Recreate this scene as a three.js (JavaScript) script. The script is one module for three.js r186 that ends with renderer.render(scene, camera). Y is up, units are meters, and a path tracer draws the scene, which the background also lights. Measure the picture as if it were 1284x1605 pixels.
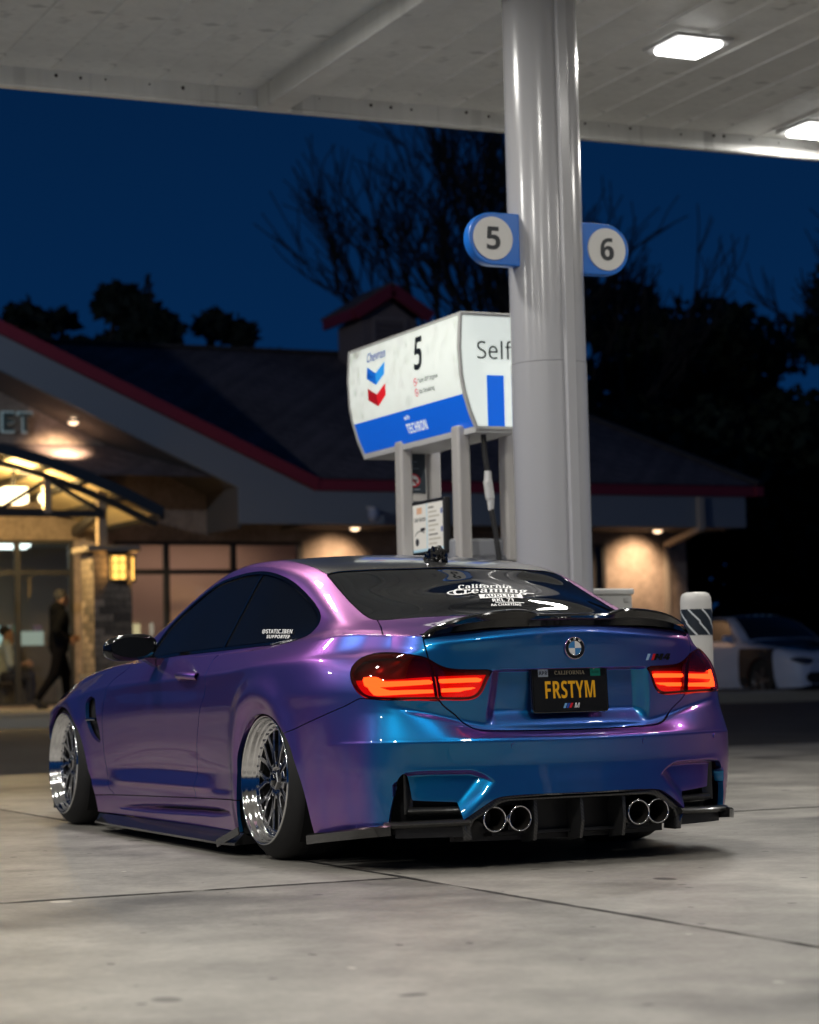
import * as THREE from 'three';
import { RoundedBoxGeometry } from 'three/addons/geometries/RoundedBoxGeometry.js';
import { mergeGeometries, mergeVertices, toCreasedNormals } from 'three/addons/utils/BufferGeometryUtils.js';
import { MarchingCubes } from 'three/addons/objects/MarchingCubes.js';
import { FontLoader } from 'three/addons/loaders/FontLoader.js';
import { TextGeometry } from 'three/addons/geometries/TextGeometry.js';
import { RectAreaLightUniformsLib } from 'three/addons/lights/RectAreaLightUniformsLib.js';

// ---------------------------------------------------------------- camera
// x is to the right of the parked coupe, y is up, the coupe drives towards -z; its rear axle stands at z = 0.
const R = Math.PI / 180;
const scene = new THREE.Scene();
const camera = new THREE.PerspectiveCamera(2 * Math.atan(802.5 / 3523.4) / R, 819 / 1024, 0.1, 400);
camera.position.set(-4.0256, 0.6888, 8.273);
camera.rotation.set(4.259 * R, -24.773 * R, -1.357 * R, 'YXZ');
camera.focus = 8.6;
camera.userData.fStop = 3.1;
camera.updateMatrixWorld(true);
const renderer = new THREE.WebGLRenderer({ antialias: true });
renderer.toneMapping = THREE.LinearToneMapping;
renderer.toneMappingExposure = 1;
renderer.shadowMap.enabled = true;
const LAMP_I = 165, LAMP_K = [1.05, 1.05, .8, 1.6, .9, .75, .8, 1.3, .8, .75, 1.5, 1.4, 1, .8], STORE_I = 5, PORCH_I = 20, EAVES_I = 12, LOT_I = 300;      // strengths of the lamps
RectAreaLightUniformsLib.init();
// ---------------------------------------------------------------- helpers
let seed = 7;
const rnd = () => { seed = (seed * 1664525 + 1013904223) >>> 0; return seed / 4294967296; };
const rr = (a, b) => a + (b - a) * rnd();
const lerp = (a, b, t) => a + (b - a) * t;
const sstep = (a, b, x) => { const t = Math.min(1, Math.max(0, (x - a) / (b - a))); return t * t * (3 - 2 * t); };
const V3 = (x, y, z) => new THREE.Vector3(x, y, z);
const used = new Map();
const numbered = (n) => { const k = used.get(n) ?? 0; used.set(n, k + 1); return k ? `${n}_${String(k).padStart(3, '0')}` : n; };
function tag(o, label, category, group) { o.userData.label = label; o.userData.category = category; if (group) o.userData.group = group; return o; }
function thing(name, label, category, [x, y, z] = [0, 0, 0], turn = 0, group) {
  const o = new THREE.Group(); o.name = numbered(name); o.position.set(x, y, z); o.rotation.y = turn; scene.add(o);
  return tag(o, label, category, group);
}
function part(name, geo, mat, parent, label) {
  const m = new THREE.Mesh(Array.isArray(geo) ? merge(geo) : geo, mat); m.name = name; m.castShadow = m.receiveShadow = true; parent.add(m);
  if (label) m.userData.label = label;
  return m;
}
function struct(name, geo, mat) { const m = part(numbered(name), geo, mat, scene); m.userData.kind = 'structure'; return m; }
function merge(list) {
  return mergeGeometries(list.map((g) => {
    g = g.index ? g.toNonIndexed() : g;
    const n = g.attributes.position.count;
    if (!g.attributes.uv) g.setAttribute('uv', new THREE.Float32BufferAttribute(new Float32Array(n * 2), 2));
    if (!g.attributes.normal) g.computeVertexNormals();
    for (const k of Object.keys(g.attributes)) if (!['position', 'normal', 'uv'].includes(k)) g.deleteAttribute(k);
    return g;
  }));
}
const place = (g, [x, y, z] = [0, 0, 0], [a, b, c] = [0, 0, 0]) => { if (a) g.rotateX(a); if (b) g.rotateY(b); if (c) g.rotateZ(c); return g.translate(x, y, z); };
const box = (w, h, d, at, rot) => place(new THREE.BoxGeometry(w, h, d), at, rot);
const rbox = (w, h, d, r, at, rot, s = 2) => place(new RoundedBoxGeometry(w, h, d, s, Math.min(r, w / 2.01, h / 2.01, d / 2.01)), at, rot);
const cyl = (r0, r1, h, at, rot, n = 24) => place(new THREE.CylinderGeometry(r0, r1, h, n), at, rot);
const ball = (r, at, n = 20) => new THREE.SphereGeometry(r, n, Math.round(n * .7)).translate(...at);
const tube = (pts, r, n = 24, k = 10, closed = false) => new THREE.TubeGeometry(new THREE.CatmullRomCurve3(pts.map((p) => V3(...p)), closed, 'centripetal'), n, r, k, closed);
const bar = (a, b, r, k = 8) => { const A = V3(...a), B = V3(...b), g = new THREE.CylinderGeometry(r, r, A.distanceTo(B), k); g.applyQuaternion(new THREE.Quaternion().setFromUnitVectors(V3(0, 1, 0), B.clone().sub(A).normalize())); return g.translate((A.x + B.x) / 2, (A.y + B.y) / 2, (A.z + B.z) / 2); };
const beam = (a, b, w, h) => {                // rectangular bar from a to b
  const A = V3(...a), B = V3(...b), g = new THREE.BoxGeometry(w, h, A.distanceTo(B));
  const m = new THREE.Matrix4().lookAt(A, B, Math.abs(B.y - A.y) > .95 * A.distanceTo(B) ? V3(0, 0, 1) : V3(0, 1, 0));
  return g.applyMatrix4(m).translate((A.x + B.x) / 2, (A.y + B.y) / 2, (A.z + B.z) / 2);
};
const shapeOf = (pts, holes = []) => { const s = new THREE.Shape(pts.map((p) => new THREE.Vector2(p[0], p[1]))); for (const h of holes) s.holes.push(new THREE.Path(h.map((p) => new THREE.Vector2(p[0], p[1])))); return s; };
const ext = (pts, depth, bevel = 0, holes = [], at, rot) => place(new THREE.ExtrudeGeometry(shapeOf(pts, holes), { depth, bevelEnabled: bevel > 0, bevelThickness: bevel, bevelSize: bevel, bevelOffset: -bevel, bevelSegments: 2, curveSegments: 12 }), at, rot);
const lathe = (pts, n = 48) => new THREE.LatheGeometry(pts.map((p) => new THREE.Vector2(p[0], p[1])), n);
const roundRect = (w, h, r, n = 6) => { const o = []; for (const [cx, cy, a] of [[w / 2 - r, h / 2 - r, 0], [-w / 2 + r, h / 2 - r, 1], [-w / 2 + r, -h / 2 + r, 2], [w / 2 - r, -h / 2 + r, 3]]) for (let i = 0; i <= n; i++) { const t = (a + i / n) * Math.PI / 2; o.push([cx + r * Math.cos(t), cy + r * Math.sin(t)]); } return o; };
const circlePts = (r, n = 32, cx = 0, cy = 0) => Array.from({ length: n }, (_, i) => [cx + r * Math.cos(i / n * 2 * Math.PI), cy + r * Math.sin(i / n * 2 * Math.PI)]);
const lin = (r, g, b) => new THREE.Color().setRGB(r, g, b);
const std = (c, roughness = .6, metalness = 0, o = {}) => new THREE.MeshStandardMaterial({ color: Array.isArray(c) ? lin(...c) : c, roughness, metalness, ...o });
const phys = (c, roughness, metalness = 0, o = {}) => new THREE.MeshPhysicalMaterial({ color: Array.isArray(c) ? lin(...c) : c, roughness, metalness, ...o });
const glow = (c, k, o = {}) => new THREE.MeshStandardMaterial({ color: 0x111111, emissive: lin(...c), emissiveIntensity: k, roughness: .5, ...o });
// smooth value noise, tileable
function noiseGrid(n, cells, sd) {
  let s = sd * 9301 + 49297; const r = () => { s = (s * 1664525 + 1013904223) >>> 0; return s / 4294967296; };
  const g = Array.from({ length: cells * cells }, r), out = new Float32Array(n * n);
  for (let y = 0; y < n; y++) for (let x = 0; x < n; x++) {
    const fx = x / n * cells, fy = y / n * cells, x0 = Math.floor(fx), y0 = Math.floor(fy), tx = sstep(0, 1, fx - x0), ty = sstep(0, 1, fy - y0), x1 = (x0 + 1) % cells, y1 = (y0 + 1) % cells;
    out[y * n + x] = lerp(lerp(g[y0 * cells + x0], g[y0 * cells + x1], tx), lerp(g[y1 * cells + x0], g[y1 * cells + x1], tx), ty);
  }
  return out;
}
const fbm = (n, list, sd) => { const o = new Float32Array(n * n); let k = 0; for (const [cells, amp] of list) { const g = noiseGrid(n, cells, sd + k++); for (let i = 0; i < o.length; i++) o[i] += (g[i] - .5) * amp; } return o; };
function dataTex(n, fn, srgb, m = n) {
  const d = new Uint8Array(n * m * 4);
  for (let y = 0; y < m; y++) for (let x = 0; x < n; x++) { const c = fn(x, y), i = (y * n + x) * 4; for (let k = 0; k < 3; k++) d[i + k] = Math.max(0, Math.min(255, Math.round(255 * (c.length ? c[k] : c)))); d[i + 3] = 255; }
  const t = new THREE.DataTexture(d, n, m, THREE.RGBAFormat); t.wrapS = t.wrapT = THREE.RepeatWrapping; t.magFilter = THREE.LinearFilter; t.minFilter = THREE.LinearFilter; if (srgb) t.colorSpace = THREE.SRGBColorSpace; t.needsUpdate = true; return t;
}
function canvasTex(w, h, draw) { const c = document.createElement('canvas'); c.width = w; c.height = h; draw(c.getContext('2d'), w, h); const t = new THREE.CanvasTexture(c); t.colorSpace = THREE.SRGBColorSpace; return t; }
function printed(w, h) { return new THREE.PlaneGeometry(w, h); }      // a flat print (sign face, sticker)
// ---------------------------------------------------------------- dusk sky, last light, air
{
  const W = 256, H = 128, d = new Float32Array(W * H * 4);
  for (let y = 0; y < H; y++) for (let x = 0; x < W; x++) {
    const el = Math.max(0, ((y + .5) / H - .5) * Math.PI), k = Math.exp(-((el / .36) ** 1.3)), i = (y * W + x) * 4;
    d[i] = lerp(.0005, .0016, k); d[i + 1] = lerp(.0042, .0240, k); d[i + 2] = lerp(.016, .092, k); d[i + 3] = 1;
  }
  const t = new THREE.DataTexture(d, W, H, THREE.RGBAFormat, THREE.FloatType); t.mapping = THREE.EquirectangularReflectionMapping; t.magFilter = t.minFilter = THREE.LinearFilter; t.needsUpdate = true;
  scene.background = t; scene.environment = t;
  const sun = new THREE.DirectionalLight(lin(.35, .5, 1), .012); sun.position.set(-40, 22, 30); sun.castShadow = true; sun.shadow.radius = 30; scene.add(sun);
  Object.assign(sun.shadow.camera, { left: -30, right: 30, top: 30, bottom: -30, far: 120 });
}
// ---------------------------------------------------------------- ground
const grade = (w) => .20 * sstep(9.7, 23, w) ** 1.1;      // the lot rises a little towards the shop
const concreteMap = (() => {
  const n = 2048, a = fbm(n, [[3, .16], [7, .14], [17, .10], [48, .07], [130, .05], [512, .05]], 3), b = fbm(n, [[5, .5], [13, .5], [34, .35]], 31), st = new Float32Array(n * n).fill(1);
  let s = 11; const r = () => { s = (s * 1664525 + 1013904223) >>> 0; return s / 4294967296; };
  for (let k = 0; k < 260; k++) {              // gum, oil drops, chips
    const cx = r() * n, cy = r() * n, R0 = k < 26 ? 7 + r() * 9 : 1.2 + r() * 4, dk = k % 9 === 0 ? 1.35 : .35 + r() * .35, e = .6 + r() * .9;
    for (let y = -Math.ceil(R0 * 1.6); y <= R0 * 1.6; y++) for (let x = -Math.ceil(R0 * 1.6); x <= R0 * 1.6; x++) { const q = Math.hypot(x * e, y / e); if (q < R0) { const i = ((Math.round(cy + y) + n) % n) * n + (Math.round(cx + x) + n) % n; st[i] = Math.min(st[i], lerp(dk, 1, sstep(.7, 1, q / R0))); if (dk > 1) st[i] = dk; } }
  }
  return dataTex(n, (x, y) => { const i = y * n + x, oil = sstep(.10, .60, b[i]), v = Math.max(.12, .565 + a[i] * 1.1 - oil * .21) * st[i]; return [v * 1.0, v * .975, v * .925]; }, true);
})();
const concreteBump = dataTex(512, (() => { const a = fbm(512, [[9, .3], [40, .3], [128, .5], [256, .6]], 77); return (x, y) => .5 + a[y * 512 + x] * .5; })(), false);
concreteMap.repeat.set(1 / 7.3, 1 / 7.3); concreteBump.repeat.set(1 / 1.7, 1 / 1.7);
const concrete = std(0xffffff, .50, 0, { map: concreteMap, bumpMap: concreteBump, bumpScale: .0022 });
const asphaltMap = dataTex(512, (() => { const a = fbm(512, [[4, .10], [16, .08], [128, .10], [256, .14]], 5); return (x, y) => { const v = .235 + a[y * 512 + x] * .5; return [v, v, v * 1.02]; }; })(), true); asphaltMap.repeat.set(1 / 3, 1 / 3);
const asphalt = std(0xffffff, .8, 0, { map: asphaltMap, bumpMap: concreteBump, bumpScale: .004 });
const flatUV = (g, ox = 0, oy = 0) => { const p = g.attributes.position, u = new Float32Array(p.count * 2); for (let i = 0; i < p.count; i++) { u[i * 2] = p.getX(i) + ox; u[i * 2 + 1] = p.getZ(i) + oy; } g.setAttribute('uv', new THREE.BufferAttribute(u, 2)); return g; };
{
  const g = new THREE.PlaneGeometry(360, 260, 90, 260).rotateX(-Math.PI / 2).translate(0, 0, -80), p = g.attributes.position;
  for (let i = 0; i < p.count; i++) { const w = -p.getZ(i); p.setY(i, w < 9.62 ? -.12 : grade(w) - .004); }
  g.computeVertexNormals(); struct('ground', flatUV(g), asphalt);
  const f = new THREE.Group(); f.name = 'forecourt'; f.userData.kind = 'structure'; scene.add(f);
  const slabs = [[-14, -.756, -14, -1.074], [-14, -.756, -1.062, 4.6], [-14, -.756, 4.612, 9.6], [-.744, 5.9, -14, 1.214], [-.744, 5.9, 1.226, 9.6], [5.908, 13, -14, 1.216], [5.908, 13, 1.224, 9.6], [13.008, 24, -14, 9.6]];
  const tar = std([.030, .028, .026], .8), seal = (a, b, wd) => {  // dirty sealant in the joints, with wandering edges
    const n = Math.ceil(Math.hypot(b[0] - a[0], b[1] - a[1]) / .05), P = [], I = [], d = V3(b[0] - a[0], 0, a[1] - b[1]).normalize(), o = V3(-d.z, 0, d.x); let e = 0, q = 0;
    for (let i = 0; i <= n; i++) { e = e * .8 + rr(-.25, .25); q = q * .8 + rr(-.25, .25); for (const [k, x] of [[-1, e], [1, q]]) P.push(lerp(a[0], b[0], i / n) + o.x * wd * k * (.5 + x), .0015, -lerp(a[1], b[1], i / n) + o.z * wd * k * (.5 + x)); }
    for (let i = 0; i < n; i++) { const k = i * 2; I.push(k, k + 1, k + 2, k + 1, k + 3, k + 2); }
    const g = new THREE.BufferGeometry(); g.setAttribute('position', new THREE.Float32BufferAttribute(P, 3)); g.setIndex(I); g.computeVertexNormals(); part('joint_sealant', g, tar, f);
  };
  tar.side = THREE.DoubleSide;
  seal([-.75, -14], [-.75, 9.6], .017); seal([-14, -1.068], [-.76, -1.068], .034); seal([-14, 4.606], [-.76, 4.606], .05); seal([-.74, 1.22], [13, 1.22], .038); seal([5.904, -14], [5.904, 9.6], .02);
  slabs.forEach(([u0, u1, w0, w1], i) => { const s = new RoundedBoxGeometry(u1 - u0, .14, w1 - w0, 2, .008).translate((u0 + u1) / 2, -.07, -(w0 + w1) / 2); part('concrete_slab', flatUV(s, i * 1.37, i * 2.11), concrete, f); });
}
// ---------------------------------------------------------------- canopy over the pumps
const soffitMap = dataTex(512, (() => { const a = fbm(512, [[3, .10], [9, .10], [40, .05], [128, .04]], 15), b = fbm(512, [[24, .8], [60, .8]], 19); return (x, y) => { const i = y * 512 + x, v = .90 + a[i] * .6 - .16 * sstep(.35, .75, b[i]); return [v, v, v * .985]; }; })(), true); soffitMap.repeat.set(.31, .31);
const whitePanel = std([.90, .90, .90], .42, 0, { map: soffitMap });
const whitePaint = phys([.62, .62, .62], .30, 0, { clearcoat: .5, clearcoatRoughness: .15 });
const SOF = 4.6;
{
  const t = thing('fuel_canopy', 'white steel canopy with ribbed underside over the pumps', 'canopy', [0, 0, 0]);
  const c0 = -11.2, c1 = 13.6, back = -9.5, edge = 5.42, step = .354;
  const prof = [[0, 0], [.012, .012], [.342, .012], [.354, 0], [.354, .05], [0, .05]];
  const g = ext(prof, edge - back, 0).translate(0, 0, -edge);
  const lamps = [[-.22, 3.48], [3.39, 3.48], [-3.85, 3.48], [7.0, 3.48], [5.42, 5.02]];
  for (let u = c0, i = 0; u < c1; u += step, i++) { const m = part('soffit_panel', i ? t.children[0].geometry : flatUV(g), whitePanel, t); m.position.set(u + .075, SOF, 0); }
  part('canopy_deck', box(c1 - c0 + .6, .5, edge - back + .4, [(c0 + c1) / 2, SOF + .31, -(edge + back) / 2]), std([.5, .5, .5], .6), t);
  const L = c1 - c0 + .7, mid = (c0 + c1) / 2;
  part('fascia_beam', [flatUV(ext([[0, .03], [.10, .03], [.10, -.095], [.085, -.103], [.06, -.108], [.05, -.122], [.0, -.122], [-.012, -.114], [-.012, -.104], [0, -.095]], L, .0).rotateY(Math.PI / 2).translate(c0 - .35, SOF, -edge - .0))], whitePanel, t);
  part('fascia', rbox(L, .9, .12, .02, [mid, SOF + .43, -edge - .16]), std([.55, .57, .6], .5), t);
  part('cross_beam', [flatUV(rbox(.185, .15, edge - back, .012, [1.345, SOF - .065, -(edge + back) / 2]))], whitePanel, t);
  for (let i = 0; i < 26; i++) { const m = part('rivet', i ? t.userData.riv : (t.userData.riv = new THREE.SphereGeometry(.010, 8, 6)), std([.05, .045, .04], .8), t); m.position.set(-.7 + i * .245 + rr(-.12, .12), SOF - .018 + rr(-.012, .006), -edge + .004); m.scale.setScalar(rr(.45, 1.25)); }
  delete t.userData.riv;
}
{
  const col = phys([.44, .44, .455], .22, 0, { clearcoat: .6, clearcoatRoughness: .12 });
  const t = thing('canopy_column', 'round white steel column holding the canopy between two number signs', 'column', [1.872, 0, -2.62]);
  const r = .211;
  part('shaft', [cyl(r, r, 2.405, [0, 1.2025, 0], undefined, 72)], col, t); part('upper_shaft', [cyl(r - .0025, r - .0025, 2.2, [0, 3.508, 0], undefined, 72)], col, t);
  part('conduit_cover', rbox(.060, 4.58, .05, .005, [.012, 2.29, r + .006], [0, .05, 0]), col, t);
  part('collar', lathe([[r, 0], [r + .012, .004], [r + .012, .03], [r, .034]], 64).translate(0, 4.56, 0), col, t);
}
// number signs on the column
const blueSign = std([.012, .16, .62], .35), whiteFace = std([.72, .71, .68], .45);
const fontB = await new FontLoader().loadAsync('fonts/droid/droid_sans_bold.typeface.json'), fontR = await new FontLoader().loadAsync('fonts/droid/droid_sans_regular.typeface.json');
const letters = (s, size, depth, font = fontB, center = true) => { const g = new TextGeometry(s, { font, size, depth, curveSegments: 6, bevelEnabled: false }); g.computeBoundingBox(); const b = g.boundingBox; if (center) g.translate(-(b.min.x + b.max.x) / 2, -(b.min.y + b.max.y) / 2, 0); return g; };
for (const [n, s, y] of [['5', -1, 3.105], ['6', 1, 3.085]]) {
  const t = thing('number_sign', `blue flag sign with black ${n === '5' ? 'five' : 'six'} in a white disc on the column`, 'sign', [1.872 + s * .19 + (s > 0 ? -.012 : .012), y - .022, -2.60]);
  const h = .146, pts = []; for (let i = 0; i <= 20; i++) { const a = -Math.PI / 2 + i / 20 * Math.PI; pts.push([s * (.172 + h * Math.cos(a)), h * Math.sin(a)]); } pts.push([0, h], [0, -h]); if (s < 0) pts.reverse();
  part('sign_panel', ext(pts, .055, .008, [], [s < 0 ? -.012 : 0, 0, -.015]), blueSign, t);
  part('sign_disc', place(new THREE.CylinderGeometry(.119, .121, .012, 48).rotateX(Math.PI / 2), [s * .172 + (s < 0 ? -.012 : 0), 0, .050]), whiteFace, t);
  part('sign_number', letters(n, .125, .004).translate(s * .172 + (s < 0 ? -.012 : 0), 0, .056), std([.02, .025, .03], .5), t);
}
// canopy lamps: flush square fittings
const lampGlass = glow([1, .985, .95], 9);
const LAMPS = [[-.22, 3.22], [3.39, 3.48], [5.42, 5.02], [-3.85, 3.48], [7.1, 1.2], [-.22, -.4], [3.39, -.4], [-3.85, -.4], [-.22, -4.3], [3.39, -4.3], [-3.85, -4.3], [-7.5, 3.48], [-7.5, -.4], [-7.5, -4.3]];
const lampLabels = ['square canopy lamp glowing at the upper left corner', 'brightest square canopy lamp right of the white column', 'square canopy lamp next to the outer beam at the right edge'];
{
  let proto;
  LAMPS.forEach(([u, w], i) => {
    let t;
    if (!proto) {
      t = proto = thing('canopy_light', lampLabels[0], 'canopy light', [u, SOF, -w], 0, 'square lamps under the canopy');
      part('light_frame', ext(roundRect(.43, .43, .03), .018, .003, [roundRect(.322, .322, .02).reverse()]).rotateX(Math.PI / 2).translate(0, .002, 0), whitePaint, t);
      part('light_glass', rbox(.318, .05, .318, .022, [0, -.022, 0], undefined, 3), lampGlass, t);
    } else { t = proto.clone(); t.name = numbered('canopy_light'); t.position.set(u, SOF, -w); scene.add(t); t.userData.label = lampLabels[i] ?? 'square canopy lamp outside the view above the forecourt'; }
    const l = new THREE.RectAreaLight(lin(1, .965, .90), LAMP_I * (LAMP_K[i] ?? 1), .345, .345); l.position.set(u, SOF - .052, -w); l.rotation.x = -Math.PI / 2; scene.add(l);
  });
}

// lot lamp on a pole, out of view to the left of the forecourt
{
  const t = thing('lot_light', 'tall lot light pole standing left of the forecourt outside the view', 'street lamp', [-11, 0, -11.5]);
  part('pole', cyl(.07, .10, 7.6, [0, 3.8, 0]), std([.2, .2, .2], .5), t); part('arm', bar([0, 7.5, 0], [.9, 7.6, -.5], .04), std([.2, .2, .2], .5), t);
  part('lamp_head', rbox(.60, .12, .36, .03, [1.05, 7.62, -.6]), std([.25, .25, .25], .5), t); part('lamp_glass', rbox(.50, .02, .28, .008, [1.05, 7.548, -.6]), glow([1, .9, .75], 6), t);
  const l = new THREE.SpotLight(lin(.80, .88, 1), LOT_I, 0, 1.35, .6, 2); l.position.set(1.05, 7.5, -.6); l.target.position.set(7, 0, -9); l.shadow.radius = 8; l.castShadow = true; t.add(l); t.add(l.target);
}
// ---------------------------------------------------------------- shop
const stuccoMap = dataTex(256, (() => { const a = fbm(256, [[4, .12], [20, .08], [100, .12]], 41); return (x, y) => { const v = .60 + a[y * 256 + x]; return [v, v * .90, v * .83]; }; })(), true); stuccoMap.repeat.set(.4, .4);
const xyUV = (g) => { const p = g.attributes.position, n = g.attributes.normal, u = new Float32Array(p.count * 2); for (let i = 0; i < p.count; i++) { const side = Math.abs(n.getX(i)) > .7; u[i * 2] = side ? p.getZ(i) : p.getX(i); u[i * 2 + 1] = Math.abs(n.getY(i)) > .7 ? p.getZ(i) : p.getY(i); } g.setAttribute('uv', new THREE.BufferAttribute(u, 2)); return g; };
const stucco = std(0xffffff, .9, 0, { map: stuccoMap }), fasciaM = std([.22, .25, .29], .7), redTrim = std([.24, .024, .045], .6), darkSteel = std([.03, .03, .032], .5);
const roofMap = dataTex(512, (() => { const a = fbm(512, [[6, .12], [60, .10], [200, .10]], 51), t = noiseGrid(512, 32, 3); return (x, y) => { const row = Math.floor(y / 16), k = Math.floor((x + (row % 2) * 12) / 24), v = .42 + a[y * 512 + x] * .7 + (((k * 7 + row * 13) % 11) / 11 - .5) * .09 - (y % 16 < 2 ? .05 : 0); return [v * 1.05, v * .94, v * .95]; }; })(), true); roofMap.repeat.set(1 / 4.5, 1 / 4.5);
const shingle = std(0xffffff, .9, 0, { map: roofMap });
const FW = 26, FL = .38, paneM = phys([.93, .95, .95], .02, 0, { transmission: 1, thickness: 0, ior: 1.5 });
const store = thing('convenience_store', 'low brown shop with red roof trim and a lit glazed front behind the pumps', 'shop', [0, 0, 0]);
{
  const S = store, rake = (u) => 6.01 + .4655 * (4.43 - u);
  const holes = [[[3.2, .42], [5.96, .42], [5.96, 3.0], [3.2, 3.0]], [[6.62, 1.0], [9.84, 1.0], [9.84, 2.99], [6.62, 2.99]], [[15.3, 1.5], [15.55, 1.5], [15.55, 2.98], [15.3, 2.98]]];
  part('wall', [xyUV(ext([[-4, .1], [17.2, .1], [17.2, 3.3], [9.45, 3.3], [9.45, 3.45], [1, rake(1) - .35], [-4, 5.0]], .22, 0, holes.map((h) => [...h].reverse()), [0, 0, -FW - .22])), xyUV(box(.22, 3.2, 9.7, [17.09, 1.7, -31.1])), xyUV(box(21, 3.2, .2, [6.7, 1.7, -36]))], stucco, S);
  // glazing, each opening a window with its frame bars and panes
  const glaze = (name, us, vs, parent) => {
    const w = new THREE.Group(); w.name = name; parent.add(w); const bars = [];
    for (const u of us) bars.push(box(.085, vs.at(-1) - vs[0] + .08, .10, [u, (vs[0] + vs.at(-1)) / 2, -FW - .06]));
    for (let i = 0; i < us.length - 1; i++) for (const v of vs) bars.push(box(us[i + 1] - us[i] - .086, .075, .095, [(us[i] + us[i + 1]) / 2, v, -FW - .06]));
    part('window_frame', bars, darkSteel, w);
    for (let i = 0; i < us.length - 1; i++) for (let j = 0; j < vs.length - 1; j++) part('pane', place(new THREE.PlaneGeometry(us[i + 1] - us[i] - .07, vs[j + 1] - vs[j] - .06), [(us[i] + us[i + 1]) / 2, (vs[j] + vs[j + 1]) / 2, -FW - .06]), paneM, w);
  };
  glaze('entrance_glazing', [3.2, 4.1, 5.06, 5.93], [.44, 2.49, 2.98], S); glaze('window', [6.64, 7.5, 8.64, 9.82], [1.02, 2.5, 2.97], S); glaze('window', [15.32, 15.53], [1.52, 2.96], S);
  // inside
  const inM = std([.42, .33, .27], .9);
  part('interior_wall', [box(12, 3.2, .1, [8, 1.9, -31.2]), box(.1, 3.2, 5, [2.2, 1.9, -28.8]), box(.1, 3.2, 5, [14.2, 1.9, -28.8])], inM, S); part('interior_floor', box(12, .06, 5.2, [8, FL, -28.7]), std([.3, .28, .26], .5), S); part('interior_ceiling', box(12, .08, 5.2, [8, 3.24, -28.7]), std([.6, .6, .6], .8), S);
  part('interior_partition', box(3.9, 2.7, .08, [8.35, 1.75, -27.5]), std([.60, .43, .36], .9), S);
  for (const [u, w, l] of [[5.35, 28.0, 1.1], [5.45, 28.6, 1.0], [4.3, 29.6, 1.2], [8.2, 26.75, 2.6]]) {
    const k = u > 7; part('ceiling_light', rbox(k ? 2.6 : .9, .06, .12, .02, [u, k ? 3.14 : 3.05, -w]), glow(k ? [1, .72, .52] : [.85, 1, .95], k ? 1.5 : 3), S);
    const a = new THREE.RectAreaLight(k ? lin(1, .70, .52) : lin(.85, 1, .93), k ? STORE_I * .6 : STORE_I, k ? 2.6 : .9, .3); a.position.set(u, k ? 3.10 : 3.0, -w); a.rotation.x = -Math.PI / 2; scene.add(a);
  }
  const sh = [[4.3, 28.2, 1.1, .55], [5.2, 29.4, 1.4, .5], [3.4, 29.5, 1.7, .6], [5.55, 27.4, 1.0, .4]];
  for (const [u, w, h, d] of sh) { part('shop_shelf', [box(.9, h, d, [u, FL + h / 2, -w])], std([.10, .09, .085], .6), S); }
  for (let i = 0; i < 22; i++) part('goods', box(rr(.05, .12), rr(.08, .2), .08, [rr(3.2, 5.9), rr(.9, 1.75), -rr(27.6, 27.9)]), std([rr(.05, .5), rr(.05, .35), rr(.05, .4)], .5), S);
  part('lit_menu_board', box(.62, .56, .05, [4.95, 1.42, -27.3]), glow([.62, .95, .85], .55), S); part('lit_menu_board', box(.44, .42, .05, [5.62, 1.40, -27.4]), glow([.70, .85, .70], .35), S); part('drinks_cooler', [box(.5, 1.9, .6, [4.35, 1.4, -30.5])], glow([.2, .55, .62], .35), S);
  part('cooler_light', box(.12, .28, .04, [6.95, 1.62, -27.4]), glow([.45, .9, 1], .7), S); part('cooler_light', box(.11, .22, .04, [7.42, 1.60, -27.4]), glow([1, .85, .45], .55), S); part('cooler_light', box(.05, .20, .04, [7.68, 1.62, -27.4]), glow([.9, .8, .6], .35), S);
  // eaves, gable, roof
  const F0 = 24.5;
  part('fascia', [ext([[9.45, 3.17], [17.5, 3.17], [17.5, 3.70], [9.45, 3.70]], .08, 0, [], [0, 0, -F0 - .08]), ext([[8.18, 3.17], [9.448, 3.17], [9.448, 3.70], [1, rake(1) - .08], [1, rake(1) - .61], [8.18, rake(8.18) - .53]], .08, 0, [], [0, 0, -F0 - .08]), box(.08, .53, 11.2, [17.46, 3.435, -30.2])], fasciaM, S);
  part('soffit', [box(8.0, .05, 1.45, [13.45, 3.20, -25.26]), (() => { const g = box(1, .05, 1.5); const L = Math.hypot(8.18 - 1, rake(1) - rake(8.18)); g.scale(L, 1, 1).rotateZ(-Math.atan(.4655)).translate((1 + 8.18) / 2, (rake(1) + rake(8.18)) / 2 - .50, -25.3); return g; })(), box(.06, .9, 1.45, [8.2, 3.55, -25.26])], std([.10, .09, .085], .9), S);
  const rk = (a, b, w, h) => beam(a, b, w, h);
  part('roof_trim', [box(8.36, .17, .14, [13.62, 3.79, -F0 - .02]), beam([9.50, 3.80, -F0 - .0], [1, rake(1) + .02, -F0 - .0], .14, .18), box(.14, .17, 11.4, [17.75, 3.79, -30.1])], redTrim, S);
  const roofG = (list) => { const g = new THREE.BufferGeometry(), P = [], U = []; for (const q of list) { const [a, b, c, d] = q, e = V3(...b).sub(V3(...a)).normalize(), n = e.clone().cross(V3(...d).sub(V3(...a))).normalize(), f = n.clone().cross(e); for (const p of [a, b, c, a, c, d]) { P.push(...p); const v = V3(...p); U.push(v.dot(e), v.dot(f)); } } g.setAttribute('position', new THREE.Float32BufferAttribute(P, 3)); g.setAttribute('uv', new THREE.Float32BufferAttribute(U, 2)); g.computeVertexNormals(); return g; };
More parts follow.
